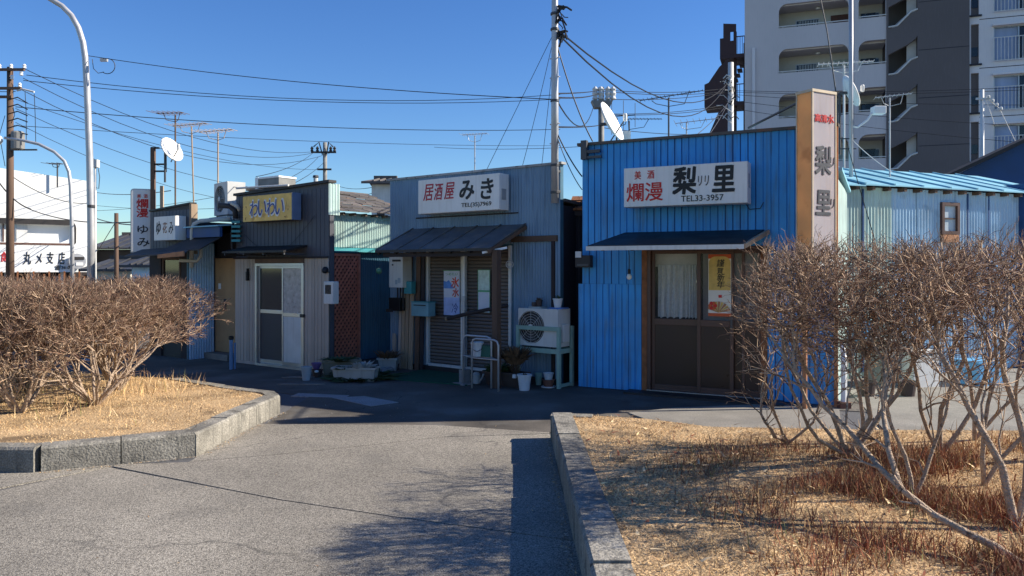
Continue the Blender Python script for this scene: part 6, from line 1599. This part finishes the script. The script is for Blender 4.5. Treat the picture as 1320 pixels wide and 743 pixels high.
# tall silver mast at the corner of the porch shop
sm = thing('steel_mast', 'tall silver steel mast fixed to the right corner of the porch shop', 'mast', K0, 3.28, -.09)
Ym = K0.P(3.28,-.09).y
mz = lambda y: at(0, y, Ym).z
MB().tube([(0,0,mz(262)),(0,0,mz(130)),(0,0,mz(0)),(0,0,mz(-60))],[.052,.050,.044,.040],14).build('mast', M['galv'], sm, smooth=True)
for y_ in (250, 215, 132, 40, 20): MB().lathe([(.055,0),(.06,.005),(.06,.03),(.055,.035)],12,(0,0,mz(y_))).build('band', M['steel_dark'], sm)
MB().box(-.03,.03,.04,.10,mz(248),mz(245)).box(-.03,.03,.04,.10,mz(222),mz(219)).build('bracket', M['steel_dark'], sm)
rr2 = random.Random(4); mb = MB()
for i in range(26):
    z_ = mz(rr2.uniform(8, 52)); a = rr2.uniform(-.1,1.2); q = Vector((.05, 0, z_)); p2 = q + Vector((rr2.uniform(.02,.13), rr2.uniform(-.05,.05), rr2.uniform(-.12,.08))); p3 = p2 + Vector((rr2.uniform(-.06,.08), 0, rr2.uniform(-.18,.02)))
    mb.tube([q, p2, p3], rr2.uniform(.006,.016), 5)
mb.build('cable_bundle', M['black'], sm)
for y_ in (75, 100, 160, 185): MB().tube([(-.08,0,mz(y_)),(.08,0,mz(y_))],.008,5).build('rung', M['galv'], sm)

# ================================================================== dishes and aerials
def dish(label, c, r, nx, ny, mast_z, scale=1, name='satellite_dish'):
    t_ = thing(name, label, 'satellite dish', loc=(c.x, c.y, mast_z)); z = c.z - mast_z
    prof = [(r*f, -.12*r*(1-f*f)*1.6) for f in (1.0,.8,.6,.4,.2,.01)]
    d = MB().lathe([(r*f, .22*r*f*f) for f in (.01,.25,.5,.75,1.0)] + [(r*f, .22*r*f*f + .02) for f in (1.0,.75,.5,.25,.01)], 24).build('reflector', M['white'], t_, smooth=True)
    d.location = (0,0,z); dv = Vector((nx, ny, .45)).normalized(); d.rotation_euler = dv.to_track_quat('Z','Y').to_euler()
    q = Vector((0,0,z)); f_ = q + dv*r*.95 - Vector((0,0,r*.25))
    MB().tube([q - Vector((0,0,r*.9)) + dv*r*.15, f_], .010, 6).build('arm', M['steel_dark'], t_)
    MB().lathe([(.025,0),(.03,.03),(.03,.09),(.02,.11)],10,(f_.x,f_.y,f_.z-.03)).build('receiver', M['white_dirty'], t_)
    MB().tube([(-dv.x*.12,-dv.y*.12,0),(-dv.x*.12,-dv.y*.12,z)],.02,8).tube([(-dv.x*.12,-dv.y*.12,z),(0,0,z)],.025,6).build('mount', M['steel_dark'], t_)
    return t_
c = at(218.5,195,14.4)
dish('white satellite dish on a bracket above the far left bar', c, .25, .85, -.30, at(0,235,14.4).z)
pf = thing('bracket_post', 'rusty channel post with a dish bracket behind the far left bar', 'post', loc=(at(197,345,14.6).x, 14.6, 0)); z_ = lambda y: at(0,y,14.6).z
MB().box(-.03,.04,-.04,.04,0,z_(191)).build('channel', M['wood'], pf); MB().box(.15,.2,-.03,.03,0,z_(240)).build('short_channel', M['wood_pale'], pf)
MB().box(.04,.26,-.02,.02,z_(213),z_(211)).box(.04,.26,-.02,.02,z_(222),z_(220)).box(.23,.26,-.02,.02,z_(222),z_(200)).box(-.03,.12,-.03,.03,z_(192),z_(190)).build('dish_bracket', M['black'], pf)
def yagi(label, px_, Yd, ybase, ytop, boom, n_el, el, slope=.05, r=.02, m='galv', second=None, braces=True, boomlist=None, tilt=0.0, elz=False):
    """boom: (x from, x to) in pixels at the top of the mast"""
    l = at(px_, ybase, Yd); t_ = thing('tv_aerial', label, 'antenna', loc=l); k = Yd/FOC
    zt_ = (ybase - ytop)*k
    MB().tube([(0,0,-.5),(tilt,0,zt_)], r, 8).build('mast', M[m], t_)
    for (xa, xb, dy) in (boomlist or [(boom[0], boom[1], 0)]):
        x0, x1 = (xa-px_)*k, (xb-px_)*k; zc = zt_ + .02 - dy*k
        za, zb_ = zc - slope*(x1-x0)/2, zc + slope*(x1-x0)/2
        MB().tube([(x0+tilt,-.05,za),(x1+tilt,-.05,zb_)], r*.55, 6).build('boom', M[m], t_)
        e = MB()
        for i in range(n_el):
            f = i/(n_el-1); xx = x0+(x1-x0)*f + tilt; z2 = za+(zb_-za)*f; L_ = el*(1 - .35*f)
            if elz: e.tube([(xx,-.05,z2-L_*.5),(xx,-.05,z2+L_*.5)], r*.3, 4)
            else: e.tube([(xx-L_*.22,-.05-L_*.7,z2),(xx+L_*.22,-.05+L_*.7,z2)], r*.32, 4)
        e.build('elements', M[m], t_)
        if braces and dy == 0:
            MB().tube([(x0*.6+tilt,-.05,za+.0),(x0*.45+tilt,-.05,zc-.13),(tilt,0,zc-.16),(x1*.45+tilt,-.05,zc-.13),(x1*.6+tilt,-.05,zb_)], r*.45, 5).build('brace', M[m], t_)
    return t_
yagi('rusty tall aerial nearest the white satellite dish', 226, 14.6, 265, 148, (203, 238), 7, .35, .02, .016, 'wood')
yagi('thin leaning aerial, middle one of three left masts', 251, 14.3, 275, 163, (228, 272), 10, .30, .08, .014, 'wood_pale', tilt=-.06)
yagi('aerial on a rusty mast rising behind the roof air conditioner', 281, 13.7, 250, 171, (258, 301), 9, .30, .08, .014, 'wood_pale')
yagi('tiny aerial on the roof of the white hall', 74, 31, 226, 212, (64, 80), 4, .5, .02, .03, 'steel_dark')
yagi('small thin aerial behind the porch shop roof', 612, 16, 235, 175, (596, 628), 9, .25, .06, .012, 'galv')
yagi('long dark aerial over the middle of the bright blue roof', 862, 12.0, 185, 126, (824, 905), 16, .16, .16, .014, 'steel_dark')
yagi('low aerial with a short mast next to the roof dish', 811, 12.2, 185, 156, (808, 852), 11, .14, .0, .012, 'steel_dark')
yagi('curved black aerial behind the white roof dish', 795, 11.4, 185, 152, (788, 818), 3, .55, .06, .014, 'black', elz=True)
yagi('pale aerial near the fire escape above the blue roof', 885, 15, 180, 158, (870, 925), 8, .45, .12, .014, 'galv', elz=False)
yagi('white comb aerial in front of the apartment balconies', 1088, 13, 215, 84, (1053, 1124), 12, .22, .06, .020, 'white_dirty')
yagi('straight aerial on a tall mast before the dark stair tower', 1147, 12.2, 220, 126, (1126, 1173), 9, .2, .12, .013, 'galv')
c = at(783,160,11.0)
dish('large white satellite dish seen edge on, on the bright blue roof', c, .31, .86, -.42, 3.1)
dish('pale blue satellite dish seen edge on behind the column sign', at(1092,120,12.0), .26, .96, -.2, at(0,200,12.0).z)
# utility pole tops behind
Yd = 24.0
up2, z_ = pole('utility_pole', 'utility pole behind the roof dish with a box of white insulators', 'utility pole', 775, 0, Yd, 116, .11, .09, M['grey_cover'])
k = Yd/FOC; zq = lambda y: at(0,y,Yd).z
MB().hexa([(-.22,-.2,zq(140)),(.25,-.2,zq(140)),(.25,.15,zq(140)),(-.22,.15,zq(140))],[(-.32,-.2,zq(131)),(.35,-.2,zq(131)),(.35,.15,zq(131)),(-.32,.15,zq(131))]).build('switch_box', M['grey_cover'], up2)
for x_ in (-.2,-.02,.2,.36): MB().lathe([(.05,0),(.10,.03),(.07,.12),(.10,.2),(.07,.28),(.10,.34),(.03,.42)],8,(x_,-.1,zq(130))).build('insulator', M['white_dirty'], up2)
MB().lathe([(.05,0),(.10,.02),(.09,.1),(.02,.12)],8,(0,0,zq(117))).build('cap', M['black'], up2)
Yd = 30.0
up3, z_ = pole('utility_pole', 'concrete utility pole with many cable clamps before the fire escape', 'utility pole', 942, 0, Yd, 81, .13, .11, M['ac_grey'])
rr2 = random.Random(9); mb = MB(); mw = MB(); zq = lambda y: at(0,y,Yd).z
for i in range(22):
    q = Vector((0,-.12,zq(rr2.uniform(98,160)))); d_ = Vector((rr2.uniform(-.7,.35), rr2.uniform(-.2,.2), rr2.uniform(-.35,.35)))
    (mb if i % 2 else mw).tube([q, q+d_*.6+Vector((0,0,.12)), q+d_], rr2.uniform(.012,.026), 5)
mb.build('cable_loops', M['black'], up3)['kind'] = 'stuff'; mw.build('clamps', M['white_dirty'], up3)['kind'] = 'stuff'
up4, z_ = pole('utility_pole', 'slim white pole with stay wires before the right apartment windows', 'utility pole', 1266, 0, 22, 116, .06, .05, M['white_dirty'])
zq = lambda y: at(0,y,22).z
MB().box(-.2,.3,-.06,-.02,zq(128)-.03,zq(128)+.03).build('crossarm', M['white_dirty'], up4); MB().tube([(0.1,0,zq(126)),(.5,0,zq(140)),(1.0,0,zq(186))],.01,4).tube([(.1,0,zq(126)),(.35,0,zq(160))],.01,4).build('stay_wire', M['white_dirty'], up4)
for i in range(4): MB().lathe([(.02,0),(.05,.02),(.05,.08),(.02,.10)],8,(.15+.12*i,-.05,zq(128+i*5))).build('insulator', M['white_dirty'], up4)
# thick silver aerial pole + flood light arm + bent whip
l = at(1097,345,11.6); tp = thing('steel_mast', 'thick silver pole with a floodlight arm behind the column sign', 'mast', loc=(l.x, 11.6, 2.2)); zq = lambda y: at(0,y,11.6).z - 2.2
MB().tube([(0,0,0),(0,0,zq(100)),(0,0,zq(-30))],.030,10).build('pole', M['galv'], tp, smooth=True)
MB().tube([(0,0,zq(163)),(.10,0,zq(164)),(.25,0,zq(155)),(.33,0,zq(145)),(.40,0,zq(143))],.018,8).build('arm', M['white'], tp, smooth=True)
MB().box(.32,.50,-.09,.06,zq(148),zq(138)).build('floodlight', M['white'], tp, bevel=.01)
for y_ in (179, 192): MB().tube([(-.3,0,zq(y_)),(.08,0,zq(y_))],.010,6).build('bracket', M['steel_dark'], tp)
l = at(1080,200,11.8); wp = thing('whip_mast', 'long thin whip leaning left above the column sign', 'mast', loc=l); k = 11.8/FOC
MB().tube([((x_-1080)*k,0,(200-y_)*k) for x_,y_ in ((1081,200),(1079,130),(1072,80),(1066,40),(1058,0),(1050,-30))],.013,6,r2=.008).build('whip', M['steel_dark'], wp, smooth=True)
# roof air conditioner etc.
ac_unit('large white air conditioner standing on the teal roof, fan facing left', None, at(268,276,13.3).x, 13.2, at(0,276,13.3).z, .34, .30, .58, M['ac_grey'], fan_r=.20, fx_=.1) if False else None
a_ = ac_unit('large white air conditioner standing on the teal roof beside the aerials', None, at(266,277,13.4).x, 13.75, at(0,277,13.4).z, .62, .32, .58, M['ac_grey'], fan_r=.24, rz=R(-48), fx_=.42, side=False)
MB().box(-.1,.7,-.05,.38,-.09,-.03).build('stand', M['pipe_cream'], a_)
dk = thing('duct_elbow', 'dark flexible duct elbow at the top left corner of the grey shop', 'duct', loc=(0,0,0)); MB().tube([at(283,265,12.75),at(296,266,12.7),at(303,272,12.68),at(304,282,12.68)],.045,10).build('duct', M['charcoal'], dk, smooth=True); MB().tube([at(298,262,12.6),at(306,266,12.6),at(309,272,12.6)],.03,8).build('cream_cowl', M['pipe_cream'], dk, smooth=True)
dp2 = thing('pipe_stack', 'teal bracket and cream pipe running down the left corner of the grey shop', 'pipe', loc=(0,0,0))
MB().tube([at(302,283,12.7),at(298,300,12.7),at(299,320,12.7),at(305,330,12.68)],.02,7).build('conduit', M['charcoal'], dp2, smooth=True)
for i in range(5): MB().box(at(300,0,12.66).x,at(311,0,12.66).x,12.60,12.66,at(0,288+i*6,12.66).z,at(0,285+i*6,12.66).z).build('bracket', M['teal_box'], dp2)
rb = thing('roof_cabinet', 'white framed cabinet lying on the roof above the ochre sign', 'cabinet', W0, W0.u(333,.5), .45, W0.z(340,243,.5)); MB().box(0,.62,.0,.35,0,.16).build('body', M['grey_cover'], rb); MB().box(-.01,.07,-.01,.36,-.01,.19).box(.07,.63,-.01,.36,.155,.185).build('frame', M['white'], rb)
pt_ = MB().tube([W0.P(W0.u(305,-.05),-.05,W0.z(305,243,-.05)), W0.P(W0.u(372,-.05),-.05,W0.z(372,239,-.05))],.018,7).build('roof_pipe', M['white_dirty']); tagit(pt_, 'straight white pipe lying along the grey shop roof edge above its sign', 'pipe')
ch = thing('chimney_pipe', 'small grey stub chimney on the grey shop roof near the distant pole', 'chimney', W0, W0.u(407,.4), .4, 2.8); MB().tube([(0,0,0),(0,0,.26)],.035,8).build('pipe', M['ac_grey'], ch); MB().lathe([(.04,.24),(.05,.25),(.04,.28)],8).build('cap', M['steel_dark'], ch)
sv = thing('service_box', 'small white box on a stub mast beside the roof dish', 'box', loc=at(808,182,11.3)); MB().box(-.06,.05,-.05,.05,0,.14).build('case', M['white_dirty'], sv); MB().tube([(-.1,0,-.1),(-.1,0,.12)],.02,6).build('stub', M['grey_cover'], sv)

# ================================================================== overhead cables
def cable(label, p, q, sag=.3, r=.012, n=14, m='black', group=None):
    p, q = Vector(p), Vector(q); pts = []
    for i in range(n+1):
        f = i/n; v_ = p.lerp(q, f); v_.z -= sag*4*f*(1-f); pts.append(v_)
    o = MB().tube(pts, r, 5, cap=False).build('overhead_cable', M[m]); tagit(o, label, 'cable', group)
    return o
LPx = lambda x, y: at(x, y, 25.0)
FP = lambda x, y: at(x, y, 45.0)
cable('cable from the top crossarm of the wooden pole down to the distant pole', LPx(34,90), FP(404,196), .9)
cable('second cable from the wooden pole down to the distant pole', LPx(30,101), FP(410,196), 1.2)
cable('third cable from the wooden pole down to the distant pole', LPx(20,112), FP(427,197), 1.5)
cable('low cable from the wooden pole to the distant pole, fourth down', LPx(20,128), FP(415,219), .6, .010)
cable('lower thin cable from the wooden pole toward the dark grey shop', LPx(20,140), at(410,246,40), .8, .010)
cable('lowest thin cable of the fan from the wooden pole', LPx(20,158), at(395,262,40), .9, .009)
cable('topmost cable from the big lamp pole to the silver mast', at(113,72,13.05), K0.P(3.25,-.1,mz(128)), .10, .006, 20)
MBc = thing('cable_clamp', 'white cable clamp with a loop of wire beside the big lamp pole', 'cable clamp', loc=at(134,78,13)); MB().box(-.06,.06,-.02,.02,-.02,.03).build('clamp', M['white_dirty'], MBc); MB().tube([(.06+.13*math.cos(R(a_))-.0,0,-.10+.13*math.sin(R(a_))) for a_ in range(90,-150,-20)],.007,5).tube([(-.2,0,.02),(-.18,0,-.14),(-.1,0,-.22),(0,0,-.2)],.006,4).build('loop', M['charcoal'], MBc)
cable('long level cable below the top one, upper of a pair', LPx(34,97), at(722,122,30), .5, .012)
cable('long level cable below the top one, lower of a pair', LPx(30,104), at(722,128,30), .4, .012)
cable('level cable passing midway behind the three left aerials', LPx(20,138), at(722,167,34), .3, .014)
cable('faint level cable behind the distant pole crossarm', LPx(18,162), at(722,188,40), .2, .010)
cable('left continuation of the top cable beyond the wooden pole', LPx(-60,84), LPx(34,90), .1)
cable('second cable leaving the photo left of the wooden pole', LPx(-60,108), LPx(20,118), .1)
cable('black service cable crossing the white hall to its corner', at(-20,205,25), at(40,270,25), .3, .02)
cable('thick cable from the white hall corner toward the pillar sign', at(36,269,25), at(190,285,16), .2, .015)
cable('cable hung over the white hall wall from pole to corner', LPx(16,228), at(122,262,31), .3, .014)
cable('cable from the white hall corner up to the pillar sign top', at(122,248,31), at(220,246,20), .1, .012)
cable('lower cable from the white hall corner behind the pillar sign', at(122,281,31), at(200,290,18), .1, .018)
cable('faint cable under the pillar sign level with its kanji', at(122,265,31), at(300,268,25), .1, .008)
cable('faint cable between the hall and the far left bar roof', at(122,272,31), at(300,250,25), .1, .008)
cable('slanting cable rising from the timber post to the hall corner', at(150,285,18), at(122,330,31), .0, .010)
cable('cable draped from the roof air conditioner to the grey shop roof', at(283,236,13.6), at(340,240,12.9), .06, .006)
cable('cable from the distant pole down to the left roofs, upper', FP(404,197), at(330,228,24), .2, .012)
cable('cable from the distant pole down to the grey shop roof, middle', FP(410,203), at(350,238,24), .2, .012)
cable('cable from the distant pole down to the grey shop roof, lower', FP(417,210), at(372,240,24), .1, .012)
cable('cable sagging from the distant pole to the porch shop', FP(425,235), at(502,236,26), .3, .012)
cable('lower cable sagging from the distant pole to the porch shop', FP(425,244), at(502,240,26), .4, .012)
MT = lambda y: K0.P(3.28,-.09,mz(y))
cable('guy wire from the silver mast to the left end of the porch shop roof', MT(40), K0.P(K0.u(625,.3),.3,3.02), .0, .004)
cable('guy wire from the silver mast to the porch shop roof, second', MT(42), K0.P(K0.u(672,.3),.3,3.02), .05, .004)
cable('guy wire close beside the silver mast', MT(55), K0.P(K0.u(698,.3),.3,3.02), .02, .004)
cable('thick black cable dropping from the silver mast to the bright blue roof', MT(48), B0.P(B0.u(764,.1),.1,3.28), .12, .009)
cable('cable dropping from the mid mast to the gap between shops', MT(165), B0.P(B0.u(751,.0),-.02,B0.z(751,228)), .05, .009)
cable('second cable dropping from the mid mast into the gap', MT(168), B0.P(B0.u(751,.0),-.02,B0.z(751,245)), .08, .006)
cable('upper sagging cable from the mast top to the clamped concrete pole', MT(36), at(938,107,30), .9, .013)
cable('lower sagging cable from the mast top to the clamped concrete pole', MT(40), at(936,110,30), 1.2, .013)
Pq = lambda x, y: at(x, y, 24.0)
cable('cable from mast to insulator pole with dark sleeves, upper', MT(121), Pq(771,117), .02, .012)
cable('cable from mast to insulator pole with dark sleeves, lower', MT(126), Pq(771,121), .05, .014)
cable('cable level with the mast band reaching the roof dish', MT(164), Pq(772,162), .02, .014)
for i, (a_, b_, lb) in enumerate(((116,114,'topmost'),(118,118,'second'),(128,119,'third'),(147,135,'fourth'),(148,138,'fifth'),(165,172,'lowest'))):
    cable('cable from the insulator pole across to the concrete pole, %s of six' % lb, Pq(778, a_), at(938, b_, 30), .12, .011)
cable('cable looping below the insulator pole', MT(125), Pq(765,138), .5, .011)
cable('faint cable from the left across the mast foot', at(560,190,34), Pq(770,188), .1, .009)
for i, (a_, b_, lb) in enumerate(((117,108,'uppermost'),(119,112,'second'),(122,135,'third'),(130,166,'fourth'),(140,190,'lowest'))):
    cable('thin cable crossing the apartment front from the concrete pole, %s' % lb, at(944, a_, 30), at(1400, b_, 26), .15, .009)
cable('pale service wire dropping from concrete pole to blue roof, left', at(940,130,30), B0.P(B0.u(880,.5),.5,3.2), .1, .007, m='steel_dark')
cable('pale service wire dropping from concrete pole to blue roof, right', at(941,126,30), B0.P(B0.u(905,.5),.5,3.2), .1, .007, m='steel_dark')
cable('black wire from the column sign top down to the pale shed roof', at(1098,180,11.6), at(1150,222,11.2), .03, .006, m='white_dirty')
cable('black wire hanging over the pale shed wall beside the column sign', at(1092,185,10.9), at(1128,310,10.7), .02, .006)
